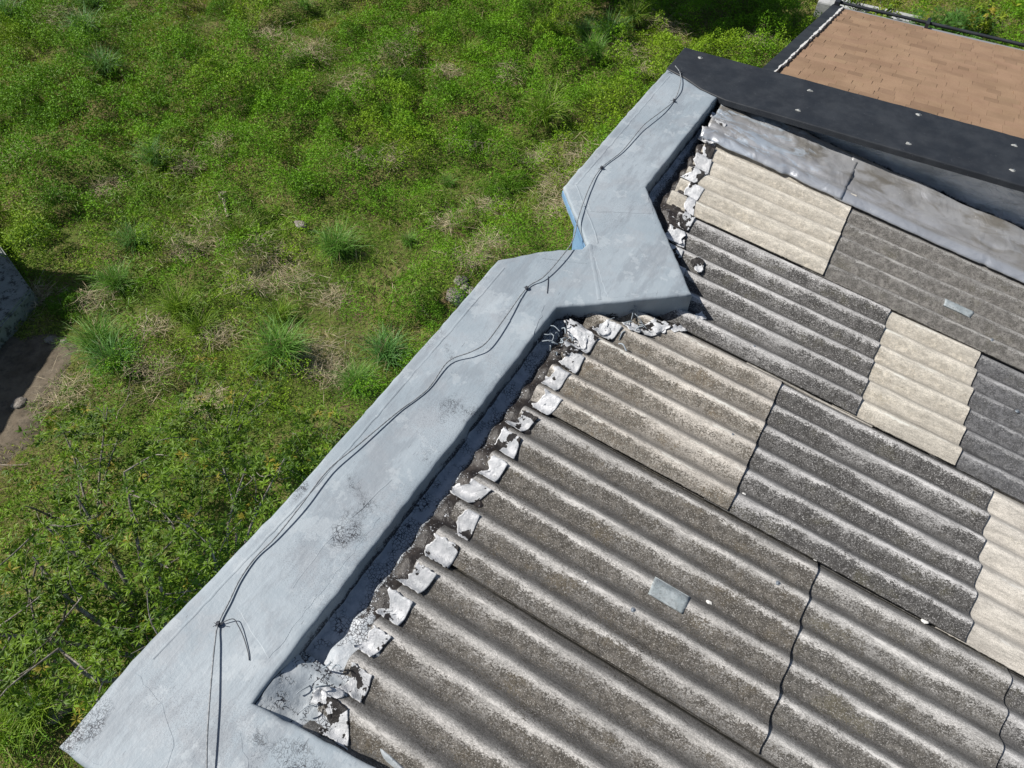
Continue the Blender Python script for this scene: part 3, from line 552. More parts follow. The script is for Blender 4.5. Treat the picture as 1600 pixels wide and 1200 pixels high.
# ------------------------------------------------------------------ the far shingle roof
n = NT('sand brown shingles'); c = n.mix(.55, n.attr('tint'), n.mix(n.st(n.noise(2.2, 4, .6), .35, .65), (.25, .165, .105), (.37, .25, .165)))
c = n.mix(n.math('MULTIPLY', n.st(n.noise(170, 2, .6), .4, .7), .45), c, (.24, .15, .10)); M['shingle'] = n.fin(c, .92, 0, n.bump(n.noise(200, 2), .6, .003), .2)
n = NT('pale drip edge'); M['drip'] = n.fin((.36, .37, .39), .5, .3)
ann = empty('shingle_roof', (-1.0, 2.8, -4.2)); tag(ann, 'lower neighbouring roof of sand brown shingles with black rake edge beyond the black coping', 'roof')
def nz(y): return -.10 - .18 * (y - 2.8)
V = []; Q = []; C = []; rr = np.random.default_rng(8); y = 5.86; row = 0
cs_, sn = math.cos(math.atan(.18)), math.sin(math.atan(.18))
while y > 2.0:
    x = -1.2 + rr.random() * -.2
    while x < 4.6:
        wdt = rr.uniform(.09, .30); t = .011 if rr.random() < .45 else .004; tone = rr.choice([.66, .86, 1.0, 1.04, 1.12], p=[.16, .24, .3, .2, .1]) * rr.uniform(.96, 1.04)
        xl = np.interp(y, [2.8, 5.85], [-.985, -.83]); x0 = max(x, xl); x1 = x + wdt - .002
        if x1 > x0 + .01:
            y1 = y + .002; y0 = y - .150; zf = nz(y1) + t + .003; zb = nz(y0) + .0012 + t * .2; o_ = len(V)
            # exposed lower edge faces +y (the roof falls away from the coping)
            V += [(x0, y1, nz(y1) - .004), (x1, y1, nz(y1) - .004), (x1, y1, zf), (x0, y1, zf), (x0, y0, zb), (x1, y0, zb), (x0, y0, zb - .006), (x1, y0, zb - .006)]
            Q += [(o_, o_ + 1, o_ + 2, o_ + 3)[::-1], (o_ + 3, o_ + 2, o_ + 5, o_ + 4)[::-1], (o_, o_ + 3, o_ + 4, o_ + 6)[::-1], (o_ + 1, o_ + 7, o_ + 5, o_ + 2)[::-1]]
            C += [(.37 * tone, .245 * tone * (1 + .02 * rr.normal()), .158 * tone)] * 8
        x += wdt
    y -= .143; row += 1
link('shingles', np_mesh('shingles', V, Q, np.array(C)), M['shingle'], ann)
bm = bmesh.new(); pts = [(-1.02, 2.0), (4.6, 2.0), (4.6, 5.84), (-.88, 5.84)]
hi = [bm.verts.new((x, y, nz(y) - .006)) for x, y in pts]; lo = [bm.verts.new((x, y, -4.6)) for x, y in pts]; bm.faces.new(hi)
for i in range(4): bm.faces.new((lo[i], lo[(i + 1) % 4], hi[(i + 1) % 4], hi[i]))
bmesh.ops.recalc_face_normals(bm, faces=bm.faces[:]); bm_obj('wall', bm, M['blue'], ann)
def rail(name, a, b, wl_, wr_, up, dn, mat, k=60, jit=0.0, seed=0):
    a = np.array(a, float); b = np.array(b, float); P = a + (b - a) * np.linspace(0, 1, k)[:, None]; e = (b - a)[:2] / np.linalg.norm((b - a)[:2]); nr = np.array([-e[1], e[0]])
    V = []
    for i, p in enumerate(P):
        j1 = (fbm(i * .35, 0.5, seed) - .5) * jit; j2 = (fbm(i * .5, 7.5, seed) - .5) * jit
        for s, z in ((wl_ + j1, -dn), (wl_ + j1, up), (-wr_ + j2, up), (-wr_ + j2, -dn)): V.append((p[0] + nr[0] * s, p[1] + nr[1] * s, p[2] + z))
    return link(name, np_mesh(name, V, grid_quads(k, 4)), mat, ann)
rail('rake_edge', (-1.04, 2.0, nz(2.0)), (-.89, 5.90, nz(5.90)), .085, .055, .030, .16, M['black'])
rail('sealant_bead', (-.995, 2.0, nz(2.0) + .012), (-.842, 5.86, nz(5.86) + .012), .006, .012, .026, .02, M['sealant'], 150, .035, 4)
rail('drip_edge', (-.86, 5.885, nz(5.87)), (4.6, 5.885, nz(5.87)), .03, .035, .004, .03, M['drip'])
V, Q = tube(np.array([(-.93, 5.99, nz(5.9) + .03), (1.0, 5.99, nz(5.9) + .03), (4.6, 5.99, nz(5.9) + .03)]), .019, 10); link('gutter_pipe', np_mesh('gutter_pipe', V, Q), M['black'], ann, True)
bm = bmesh.new(); bm_box(bm, .16, .20, 5.86, 6.04, nz(5.9) - .04, nz(5.9) + .07); bm_box(bm, -.96, -.90, 5.86, 6.04, nz(5.9) - .06, nz(5.9) + .08); bm_obj('pipe_bracket', bm, M['black'], ann)
#GROUND
# ------------------------------------------------------------------ ground
GZ = -4.2
def gh(x, y):
    b = (fbm(np.asarray(x) * .35, np.asarray(y) * .35, 2) - .5) * .5 + (fbm(np.asarray(x) * 1.6, np.asarray(y) * 1.6, 5) - .5) * .16
    d = np.clip((np.hypot(np.asarray(x) + 9.2, (np.asarray(y) + 3.0) * .8) - 2.2) / 1.2, 0, 1)          # level round the small yard at the left
    return GZ + b * d
def gpt(px, py, it=6):
    """the ground point behind a place in the view"""
    d = CF * FPX + CR * (px - 800) + CD * (py - 600); z = GZ
    for _ in range(it):
        p = CAM + d * (z - CAM[2]) / d[2]; z = float(gh(p[0], p[1]))
    return p
def soil():
    n = NT('ground soil')
    c = n.mix(n.st(n.noise(1.1, 5, .65), .38, .62), (.12, .17, .03), (.20, .185, .07))
    c = n.mix(n.st(n.noise(2.3, 5, .7, n.mapv((1, 1, 1), (4, 4, 4))), .54, .68), c, (.20, .14, .085))
    c = n.mix(n.st(n.noise(14, 4, .7), .45, .72), c, (.05, .055, .018)); c = n.mix(n.st(n.noise(60, 3, .7), .60, .75), c, (.26, .22, .14))
    return n.fin(c, .95, 0, n.bump(n.noise(30, 5, .7), .8, .03), .15)
M['soil'] = soil()
inner_x = np.arange(-27, 7, .11); inner_y = np.arange(-9, 24, .11)
xs = np.concatenate([[-150, -90, -50, -34], inner_x, [12, 30, 60, 110]]); ys = np.concatenate([[-110, -60, -30, -15], inner_y, [32, 55, 90, 150]])
Xg, Yg = np.meshgrid(xs, ys, indexing='ij')
o = link('ground', np_mesh('ground', np.stack([Xg, Yg, gh(Xg, Yg) + (fbm(Xg * 5, Yg * 5, 4) - .5) * .05], -1).reshape(-1, 3), grid_quads(len(xs), len(ys))), M['soil'], None, True); tag(o, kind='structure')
# --- masks over the ground
def free(x, y):                                     # not under the buildings
    return ~(((x > -1.70) & (y < 2.0) & (y > -4.7)) | ((x > -.98) & (y < 5.85) & (y > 1.9)))
YD = np.array([.42, -.907]); YN = np.array([.907, .42])
Q0 = np.array([-11.40, -1.28])                       # roof corner of the tall house out of view
def yard(x, y):                                     # signed place over the bare yard strip
    u = (x - Q0[0]) * YD[0] + (y - Q0[1]) * YD[1]; v = (x - Q0[0]) * YN[0] + (y - Q0[1]) * YN[1]
    return u, v
def bare(x, y):
    u, v = yard(x, y); e = 2.25 + (fbm(x * 1.5, y * 1.5, 6) - .5) * 1.1
    return (v < e) & (u > 1.4 + (fbm(y * 1.3, x * 1.3, 2) - .5) * .9)
WB = []
for px, py, R, k_ in [(300, 160, 3.0, .15), (60, 300, 1.8, .10), (130, 230, 1.6, .08), (440, 320, 1.5, .14), (560, 300, 1.2, .08), (700, 220, 1.4, .07), (760, 40, 2.2, .06), (950, 180, 1.2, .05), (560, 80, 2.4, -.10), (480, 150, 1.2, -.09), (60, 60, 1.6, -.05), (160, 300, .9, -.09), (650, 340, .9, -.06), (860, 20, 1.2, -.04), (850, 300, 1.3, -.10), (60, 180, 1.6, .08), (1430, 0, 2.5, -.2), (420, 430, 1.2, -.05), (200, 400, 1.2, -.04)]:
    q_ = gpt(px, py); WB.append((q_[0], q_[1], R, k_))
def weedmask(x, y):
    a = fbm(x * .33 + 3, y * .33, 7) ; b = fbm(x * 1.35, y * 1.35, 3)
    v = b * .62 + a * .38
    for cx, cy, R, k_ in WB: v = v + k_ * np.exp(-((x - cx) ** 2 + (y - cy) ** 2) / (R * R))
    m = sstep(.385, .495, v)
    u_, v_ = yard(x, y); return m * (1 - .8 * sstep(0, 1.2, 3.6 - v_) * sstep(-.6, .6, u_))
def sample(n, x0=-26, x1=5, y0=-8.5, y1=22, m=210):
    x = RNG.uniform(x0, x1, n); y = RNG.uniform(y0, y1, n); z = gh(x, y); k = free(x, y) & in_view(np.stack([x, y, z], 1), m)
    return x[k], y[k], z[k]
def leaf_mesh(name, P, A, B, L, W, cols, bend=0.0):
    """rhombic leaves: base P, direction A, side B, length L, width W"""
    N = len(P); mid = P + A * (L * .5)[:, None]; V = np.empty((N, 4, 3)); V[:, 0] = P; V[:, 1] = mid + B * (W * .5)[:, None]; V[:, 2] = P + A * L[:, None]; V[:, 3] = mid - B * (W * .5)[:, None]
    if bend: V[:, 2, 2] -= L * bend
    return np_mesh(name, V.reshape(-1, 3), np.arange(N * 4).reshape(N, 4), np.repeat(cols, 4, 0))
def rand_dirs(n, zlo, zhi):
    a = RNG.uniform(0, 2 * np.pi, n); z = RNG.uniform(zlo, zhi, n); h = np.sqrt(1 - z * z); A = np.stack([h * np.cos(a), h * np.sin(a), z], 1)
    t = RNG.normal(0, 1, (n, 3)); t[:, 2] *= .45; B = np.cross(A, np.cross(t, A)); B /= np.linalg.norm(B, axis=1)[:, None] + 1e-9
    return A, B
def leaf_mat(name, trans=.35, rough=.5, spec=.4):
    n = NT(name); c = n.attr('tint'); n.fin(c, rough, 0, None, spec); tr = n.new('ShaderNodeBsdfTranslucent'); n.put(tr.inputs[0], n.mix(.5, c, (.20, .30, .02)))
    mx = n.new('ShaderNodeMixShader'); mx.inputs[0].default_value = trans; out = n.t.nodes['Material Output']
    n.t.links.new(n.b.outputs[0], mx.inputs[1]); n.t.links.new(tr.outputs[0], mx.inputs[2]); n.t.links.new(mx.outputs[0], out.inputs[0]); return n.m
M['weed'] = leaf_mat('weed leaves', .22, .6, .25); M['grass'] = leaf_mat('grass blades', .25, .5, .35); M['leaf'] = leaf_mat('glossy tree leaves', .25, .5, .35)
n = NT('dry straw'); M['straw'] = n.fin(n.attr('tint'), .85, 0, None, .2)
def mound(x, y):
    m = weedmask(x, y); return .03 + m * (.04 + .62 * sstep(.38, .70, fbm(x * 2.4, y * 2.4, 9)) * (.35 + fbm(x * .7, y * .7, 1)))
# feathery green weeds in mounds
x, y, z = sample(2500000); m = weedmask(x, y); k = (RNG.random(len(x)) < m * (.35 + .75 * sstep(.36, .56, fbm(x * 2.4, y * 2.4, 9)))) & ~bare(x, y) & ~((yard(x, y)[1] < 2.6) & (yard(x, y)[0] > .6)); x, y, z, m = x[k], y[k], z[k], m[k]
h = mound(x, y); dep = RNG.random(len(x)) ** 2.2; z = z + h * (1 - dep * .75)
P = np.stack([x, y, z], 1); A, B = rand_dirs(len(x), -.05, .9); vk = fbm(x * 3, y * 3, 4)[:, None]; q = fbm(x * .8, y * .8, 12)[:, None]; t = RNG.random((len(x), 1))
c1 = np.array([.078, .21, .007]); c2 = np.array([.20, .42, .014]); c3 = np.array([.28, .40, .02])
C = (c1 * (1 - vk) + c2 * vk) * (1 - sstep(.5, .7, q) * .6) + c3 * sstep(.5, .7, q) * .6; C = C * (.65 + .7 * t) 
far = np.clip(np.linalg.norm(P - CAM, axis=1) / 12, .75, 1.3)
o = link('weed_cover', leaf_mesh('weed_cover', P, A, B, RNG.uniform(.022, .055, len(x)) * far, RNG.uniform(.010, .022, len(x)) * far, C), M['weed']); tag(o, 'low feathery bright green weeds growing in mounds over the slope', 'weeds', kind='stuff'); print('weeds', len(x))
# thin short grass between them
x, y, z = sample(2000000); m = weedmask(x, y); b_ = fbm(x * 1.0 + 9, y * 1.0, 2); k = (RNG.random(len(x)) < (1 - .55 * m) * (.35 + .65 * sstep(.35, .6, b_))) & ~bare(x, y); x, y, z, m = x[k], y[k], z[k], m[k]
P = np.stack([x, y, z + .004 + RNG.random(len(x)) * .05], 1); A, B = rand_dirs(len(x), .0, .9); t = RNG.random((len(x), 1)); q = fbm(x * .55 + 2, y * .55, 5)[:, None]
g = np.array([.16, .34, .018]); yl = np.array([.34, .42, .035]); br = np.array([.42, .32, .17]); s1 = sstep(.42, .66, q)
C = g * (1 - s1) + yl * s1; u = RNG.random((len(x), 1)); C = np.where(u < .10 + .22 * s1, br, C) * (.6 + .75 * t)
far = np.clip(np.linalg.norm(P - CAM, axis=1) / 11, .8, 1.7)
o = link('short_grass', leaf_mesh('short_grass', P, A, B, RNG.uniform(.04, .11, len(x)), RNG.uniform(.005, .009, len(x)) * far, C, .1), M['grass']); tag(o, 'thin olive green grass between the weed mounds', 'grass', kind='stuff'); print('grass', len(x))
# dry straw lying in patches
sp = [(300, 268, .35), (350, 245, .25), (420, 415, .5), (455, 440, .4), (395, 455, .35), (500, 560, .45), (525, 590, .35), (760, 405, .4), (735, 420, .3), (790, 130, .35), (560, 255, .3), (330, 385, .4), (290, 400, .3), (240, 520, .3), (520, 470, .3), (150, 475, .35),
      (900, 250, .4), (700, 360, .3), (250, 600, .35), (345, 530, .3), (610, 260, .3), (1000, 120, .25), (640, 60, .3), (860, 300, .35), (110, 620, .4), (60, 470, .3), (100, 40, .6), (480, 90, .7), (560, 140, .6), (620, 100, .6), (420, 60, .5), (870, 330, .5), (900, 300, .4), (840, 260, .4), (40, 250, .4), (170, 300, .4), (760, 330, .4), (1040, 50, .5), (1180, 70, .4), (980, 90, .4), (700, 120, .4), (330, 640, .3)]
PP = []
for px, py, R in sp:
    c = gpt(px, py); nn = int(400 * R / .4); a = RNG.normal(0, 1, (nn, 2)) * R * .42; x = c[0] + a[:, 0]; y = c[1] + a[:, 1]; PP.append(np.stack([x, y, gh(x, y) + mound(x, y) * .5 + RNG.random(nn) * .13], 1))
P = np.concatenate(PP); P = P[free(P[:, 0], P[:, 1])]; A, B = rand_dirs(len(P), -.15, .3); t = RNG.random((len(P), 1)); C = (np.array([.46, .37, .22]) * (1 - t) + np.array([.70, .61, .43]) * t) * RNG.uniform(.5, 1.05, (len(P), 1))
o = link('dry_straw', leaf_mesh('dry_straw', P, A, B, RNG.uniform(.10, .32, len(P)), RNG.uniform(.003, .007, len(P)), C), M['straw']); tag(o, 'bleached dead grass lying in pale patches among the weeds', 'straw', kind='stuff')

# coarse knee high grass that runs through everything in loose drifts
x, y, z = sample(90000); d_ = fbm(x * .9 + 4, y * .9, 14); near = np.zeros(len(x))
for px, py, R in [(330, 480, 1.6), (420, 380, 1.0), (560, 560, 1.1), (180, 520, 1.2), (850, 180, 1.6), (760, 330, 1.0), (960, 80, 1.6), (640, 430, 1.0), (250, 300, .9), (110, 60, 1.5), (380, 600, 1.2), (90, 1120, .8)]:
    q_ = gpt(px, py); near = np.maximum(near, np.exp(-((x - q_[0]) ** 2 + (y - q_[1]) ** 2) / R ** 2))
k = (RNG.random(len(x)) < .10 * sstep(.52, .62, d_) + .42 * near * sstep(.36, .52, d_)) & ~bare(x, y); x, y, z = x[k], y[k], z[k]
per = 9; nb = len(x) * per; X0 = np.repeat(np.stack([x, y, z + mound(x, y) * .4], 1), per, 0) + RNG.normal(0, .025, (nb, 3)) * np.array([1, 1, .3]); A, B = rand_dirs(nb, .35, .95); L = RNG.uniform(.10, .34, nb); W = RNG.uniform(.006, .013, nb)
P1 = X0 + A * (L * .5)[:, None]; A2 = A.copy(); A2[:, 2] -= .75; A2 /= np.linalg.norm(A2, axis=1)[:, None]; P2 = P1 + A2 * (L * .55)[:, None]; Bw = B * (W * .5)[:, None]
V = np.stack([X0 - Bw * .6, X0 + Bw * .6, P1 + Bw, P1 - Bw, P2 + Bw * .1, P2 - Bw * .1], 1).reshape(-1, 3); b_ = np.arange(nb)[:, None] * 6; Q = np.concatenate([b_ + np.array([[0, 1, 2, 3]]), b_ + np.array([[3, 2, 4, 5]])])
tc = np.repeat(fbm(x * .7, y * .7, 21), per)[:, None]; C = (np.array([.11, .27, .03]) * (1 - tc) + np.array([.30, .44, .05]) * tc) * RNG.uniform(.6, 1.3, (nb, 1)); C[RNG.random(nb) < .07] = np.array([.42, .34, .2])
o = link('coarse_grass', np_mesh('coarse_grass', V, Q, np.repeat(C, 6, 0)), M['grass']); tag(o, 'loose drifts of long coarse grass between the clumps', 'grass', kind='stuff'); print('coarse', nb)

# --- grass clumps, every one a thing of its own
def clump_mesh(seed, nb, H, spread, cols):
    r = np.random.default_rng(seed); seg = 5; a = r.uniform(0, 2 * np.pi, nb); lean = r.beta(1.7, 1.2, nb) * spread; L = H * r.uniform(.35, 1.15, nb); w = r.uniform(.0035, .0085, nb)
    d = np.stack([np.cos(a), np.sin(a)], 1); base = r.normal(0, .13, (nb, 2)) * H; a2 = a + r.normal(0, .5, nb); d = np.stack([np.cos(a2), np.sin(a2)], 1); s = np.linspace(0, 1, seg + 1)
    th = lean[:, None] * (.30 + 1.5 * s[None, :] ** 1.3)           # angle from upright grows towards the tip
    ds = L[:, None] / seg; hx = np.concatenate([np.zeros((nb, 1)), np.cumsum(np.sin(th[:, :-1]) * ds, 1)], 1); hz = np.concatenate([np.zeros((nb, 1)), np.cumsum(np.cos(th[:, :-1]) * ds, 1)], 1)
    C = np.stack([base[:, None, 0] + d[:, None, 0] * hx, base[:, None, 1] + d[:, None, 1] * hx, hz], 2)
    side = np.stack([-d[:, 1], d[:, 0], r.normal(0, .5, nb)], 1); side /= np.linalg.norm(side, axis=1)[:, None]
    ww = w[:, None] * np.interp(s, [0, .3, 1], [.6, 1, .05])[None, :]; V = np.stack([C + side[:, None] * ww[..., None], C - side[:, None] * ww[..., None]], 2)    # nb, seg+1, 2, 3
    idx = np.arange(nb * (seg + 1) * 2).reshape(nb, seg + 1, 2); Q = np.stack([idx[:, :-1, 0], idx[:, 1:, 0], idx[:, 1:, 1], idx[:, :-1, 1]], -1).reshape(-1, 4)
    t = r.random((nb, 1)); bc = cols[0] * (1 - t) + cols[1] * t; dead = r.random(nb) < .07; bc[dead] = np.array([.33, .27, .15]); tip = np.interp(s, [0, .25, 1], [.6, .9, 1.25])  # lit tips are painted: blade colour brightens from base to tip
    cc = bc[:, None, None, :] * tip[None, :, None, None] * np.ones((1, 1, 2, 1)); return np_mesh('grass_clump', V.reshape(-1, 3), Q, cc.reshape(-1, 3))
gc1 = (np.array([.09, .23, .03]), np.array([.21, .42, .07])); gc2 = (np.array([.13, .26, .02]), np.array([.29, .43, .045])); gc3 = (np.array([.08, .22, .045]), np.array([.18, .38, .10]))
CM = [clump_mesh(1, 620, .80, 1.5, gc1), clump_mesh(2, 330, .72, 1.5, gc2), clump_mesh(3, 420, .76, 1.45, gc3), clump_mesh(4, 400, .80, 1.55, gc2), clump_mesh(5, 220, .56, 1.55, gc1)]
clumps = [(530, 395, 1.0, 0, 'large round fountain shaped grass clump standing alone left of the parapet bend'),
 (250, 262, .95, 2, 'blue green grass clump beside two straw patches, left of the picture centre'), (168, 115, 1.15, 2, 'dark blue green clump of long leaves near the upper left corner'), (135, 52, 1.2, 2, 'wide blue green clump at the upper left, above the dark one'),
 (150, 12, 1.1, 2, 'blue green grass clump cut by the top edge at the left'), (380, 375, 1.1, 1, 'yellow green grass clump beside a stump and pale straw'), (290, 495, 1.05, 3, 'yellowish tufted grass clump left of the middle straw patches'), (318, 520, .8, 3, 'small yellow green clump touching the yellowish tufted one'),
 (185, 450, .9, 0, 'green grass clump right of the white slab and its shadow'), (215, 385, .85, 2, 'grey green clump up the slope from the shadow of the slab'), (165, 545, 1.0, 0, 'upper of two joined grass clumps beside the bare earth'), (190, 580, 1.0, 2, 'lower of two joined grass clumps beside the bare earth'),
 (445, 560, 1.15, 0, 'big green grass clump above the leafy tree tops'), (400, 575, .9, 1, 'bright grass clump left of the big green one above the tree tops'), (605, 560, 1.0, 2, 'grass clump close to the parapet edge below the straw'), (560, 605, .8, 0, 'short grass clump nearest to the long parapet edge'),
 (850, 205, 1.25, 3, 'wide bright grass clump left of the upper parapet end'), (925, 100, .9, 0, 'grass clump just beyond the black corner of the coping'), (955, 62, 1.2, 2, 'green clump near the tree shadow at the top'), (985, 45, 1.1, 3, 'long leaved grass clump at the edge of the tree shadow'),
 (915, 60, .9, 2, 'small blue green clump left of the one near the tree shadow'), (440, 500, .8, 1, 'grass clump between the straw and the fountain shaped clump'), (700, 290, .7, 4, 'small grass clump on the sparse ground left of the blue wall'), (640, 380, .7, 4, 'small loose clump right of the fountain shaped one'),
 (600, 130, .8, 4, 'small grass clump high in the middle of the slope'), (730, 90, .9, 1, 'yellow green clump at the top centre of the slope'), (20, 35, 1.2, 2, 'blue green clump in the upper left corner'), (95, 330, .9, 4, 'small clump above the corner of the white slab'), (480, 20, 1.0, 4, 'small clump at the top edge left of centre'),
 (25, 1050, 1.1, 1, 'bright green clump at the left edge near the parapet corner'), (70, 1110, 1.0, 3, 'grass clump beside the near corner of the parapet'), (20, 1150, 1.0, 1, 'bright clump in the lower left corner')]
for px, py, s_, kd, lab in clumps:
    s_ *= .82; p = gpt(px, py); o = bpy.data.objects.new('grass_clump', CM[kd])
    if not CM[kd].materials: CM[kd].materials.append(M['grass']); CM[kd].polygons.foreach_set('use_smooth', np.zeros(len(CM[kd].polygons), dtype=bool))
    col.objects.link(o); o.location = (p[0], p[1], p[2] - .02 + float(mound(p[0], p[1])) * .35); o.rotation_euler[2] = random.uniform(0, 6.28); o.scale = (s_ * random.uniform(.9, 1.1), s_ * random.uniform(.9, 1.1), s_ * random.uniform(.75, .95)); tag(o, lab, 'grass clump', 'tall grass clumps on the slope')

# --- rounded weed bushes that stand out of the cover
def bush_mesh(seed, R, H, nl, cols, ll=.035):
    r = np.random.default_rng(seed); a = r.uniform(0, 2 * np.pi, nl); u = r.random(nl) ** .5; lob = 1 + .28 * np.sin(a * 3 + seed) + .18 * np.sin(a * 5 + seed * 2); x = np.cos(a) * u * R * lob; y = np.sin(a) * u * R * lob
    top = H * np.sqrt(np.clip(1 - u ** 2.2, 0, 1)) * (.6 + .8 * vn(x * 9 / R * .35 + seed, y * 9 / R * .35, seed)); z = top * (1 - r.random(nl) ** 2.5 * .8)
    P = np.stack([x, y, z], 1); nrm = np.stack([x / R, y / R, np.full(nl, .8)], 1) + r.normal(0, .5, (nl, 3)); A = nrm / np.linalg.norm(nrm, axis=1)[:, None]; t = r.normal(0, 1, (nl, 3)); B = np.cross(A, t); B /= np.linalg.norm(B, axis=1)[:, None]
    A = A * .5 + np.cross(A, B) * .5; A /= np.linalg.norm(A, axis=1)[:, None]
    k = r.random((nl, 1)); C = (cols[0] * (1 - k) + cols[1] * k) * r.uniform(.7, 1.25, (nl, 1)); return leaf_mesh('weed_bush', P, A, B, r.uniform(.6, 1.3, nl) * ll, r.uniform(.5, 1.1, nl) * ll * .5, C)
bc1 = (np.array([.075, .20, .010]), np.array([.16, .34, .02]))
BM = [bush_mesh(i, .42, .32, 3800, bc1, .034) for i in range(3)]
def stem_mesh(seed):
    r = np.random.default_rng(seed); return merge([tube(np.array([[0, 0, 0], [r.normal(0, .05), r.normal(0, .05), .12], [r.normal(0, .16), r.normal(0, .16), .24]]), [.006, .005, .002], 5) for _ in range(7)])
n = NT('brown bark'); M['bark'] = n.fin(n.mix(n.st(n.noise(25, 4, .7), .4, .65), (.15, .13, .105), (.36, .33, .29)), .85, 0, n.bump(n.noise(60, 4), .5, .01), .2)
SM = np_mesh('stem', *stem_mesh(3)); SM.materials.append(M['bark'])
bushes = [(700, 155, 1.0, 'dense bright green weed bush at the top centre, right of the sparse grass'), (615, 185, 1.0, 'dense green weed bush left of the fallen dry frond'), (740, 215, 1.0, 'green weed bush right behind the fallen dry frond'), (400, 165, .9, 'green weed bush on the upper slope left of centre'),
 (480, 172, .9, 'green weed bush next to the single one on the upper slope'), (525, 165, .8, 'small green weed bush between two others on the upper slope'), (590, 250, .9, 'green weed bush above the fountain shaped grass clump'), (470, 105, .8, 'green weed bush high on the slope left of centre'), (545, 60, 1.0, 'wide weed bush near the top edge'),
 (690, 60, .9, 'weed bush near the top edge right of centre'), (770, 60, 1.0, 'lush weed bush near the top edge, upslope of the parapet'), (630, 130, .9, 'weed bush with a dark hollow on its lower side'), (775, 300, .8, 'weed bush left of the blue wall notch'), (810, 290, .7, 'small weed bush closest to the blue wall notch'),
 (40, 160, 1.0, 'dark green weed bush at the left edge high on the slope'), (75, 190, 1.0, 'dark green weed bush beside the one at the left edge'), (60, 370, .9, 'weed bush above the white slab corner'), (485, 300, 1.0, 'weed bush left above the fountain shaped clump'), (860, 60, .9, 'weed bush left of the tree shadow'), (660, 490, .9, 'weed bush close to the parapet, left of the rocks'),
 (820, 20, .9, 'weed bush cut by the top edge beside the tree shadow'), (350, 20, 1.0, 'weed bush cut by the top edge at the left of centre'), (110, 480, .7, 'small weed bush at the tip of the slab shadow'), (640, 210, .8, 'weed bush left of the frond and below the hollow one')]
for i, (px, py, s_, lab) in enumerate(bushes):
    p = gpt(px, py); e = empty('weed_bush', (p[0], p[1], p[2])); e.rotation_euler[2] = i * 1.3; e.scale = (s_, s_, s_ * .9); tag(e, lab, 'weed bush', 'rounded weed bushes on the slope')
    f = bpy.data.objects.new('foliage', BM[i % 3]); col.objects.link(f); f.parent = e
    if not BM[i % 3].materials: BM[i % 3].materials.append(M['weed']); BM[i % 3].polygons.foreach_set('use_smooth', np.zeros(len(BM[i % 3].polygons), dtype=bool))
    f = bpy.data.objects.new('stem', SM); col.objects.link(f); f.parent = e

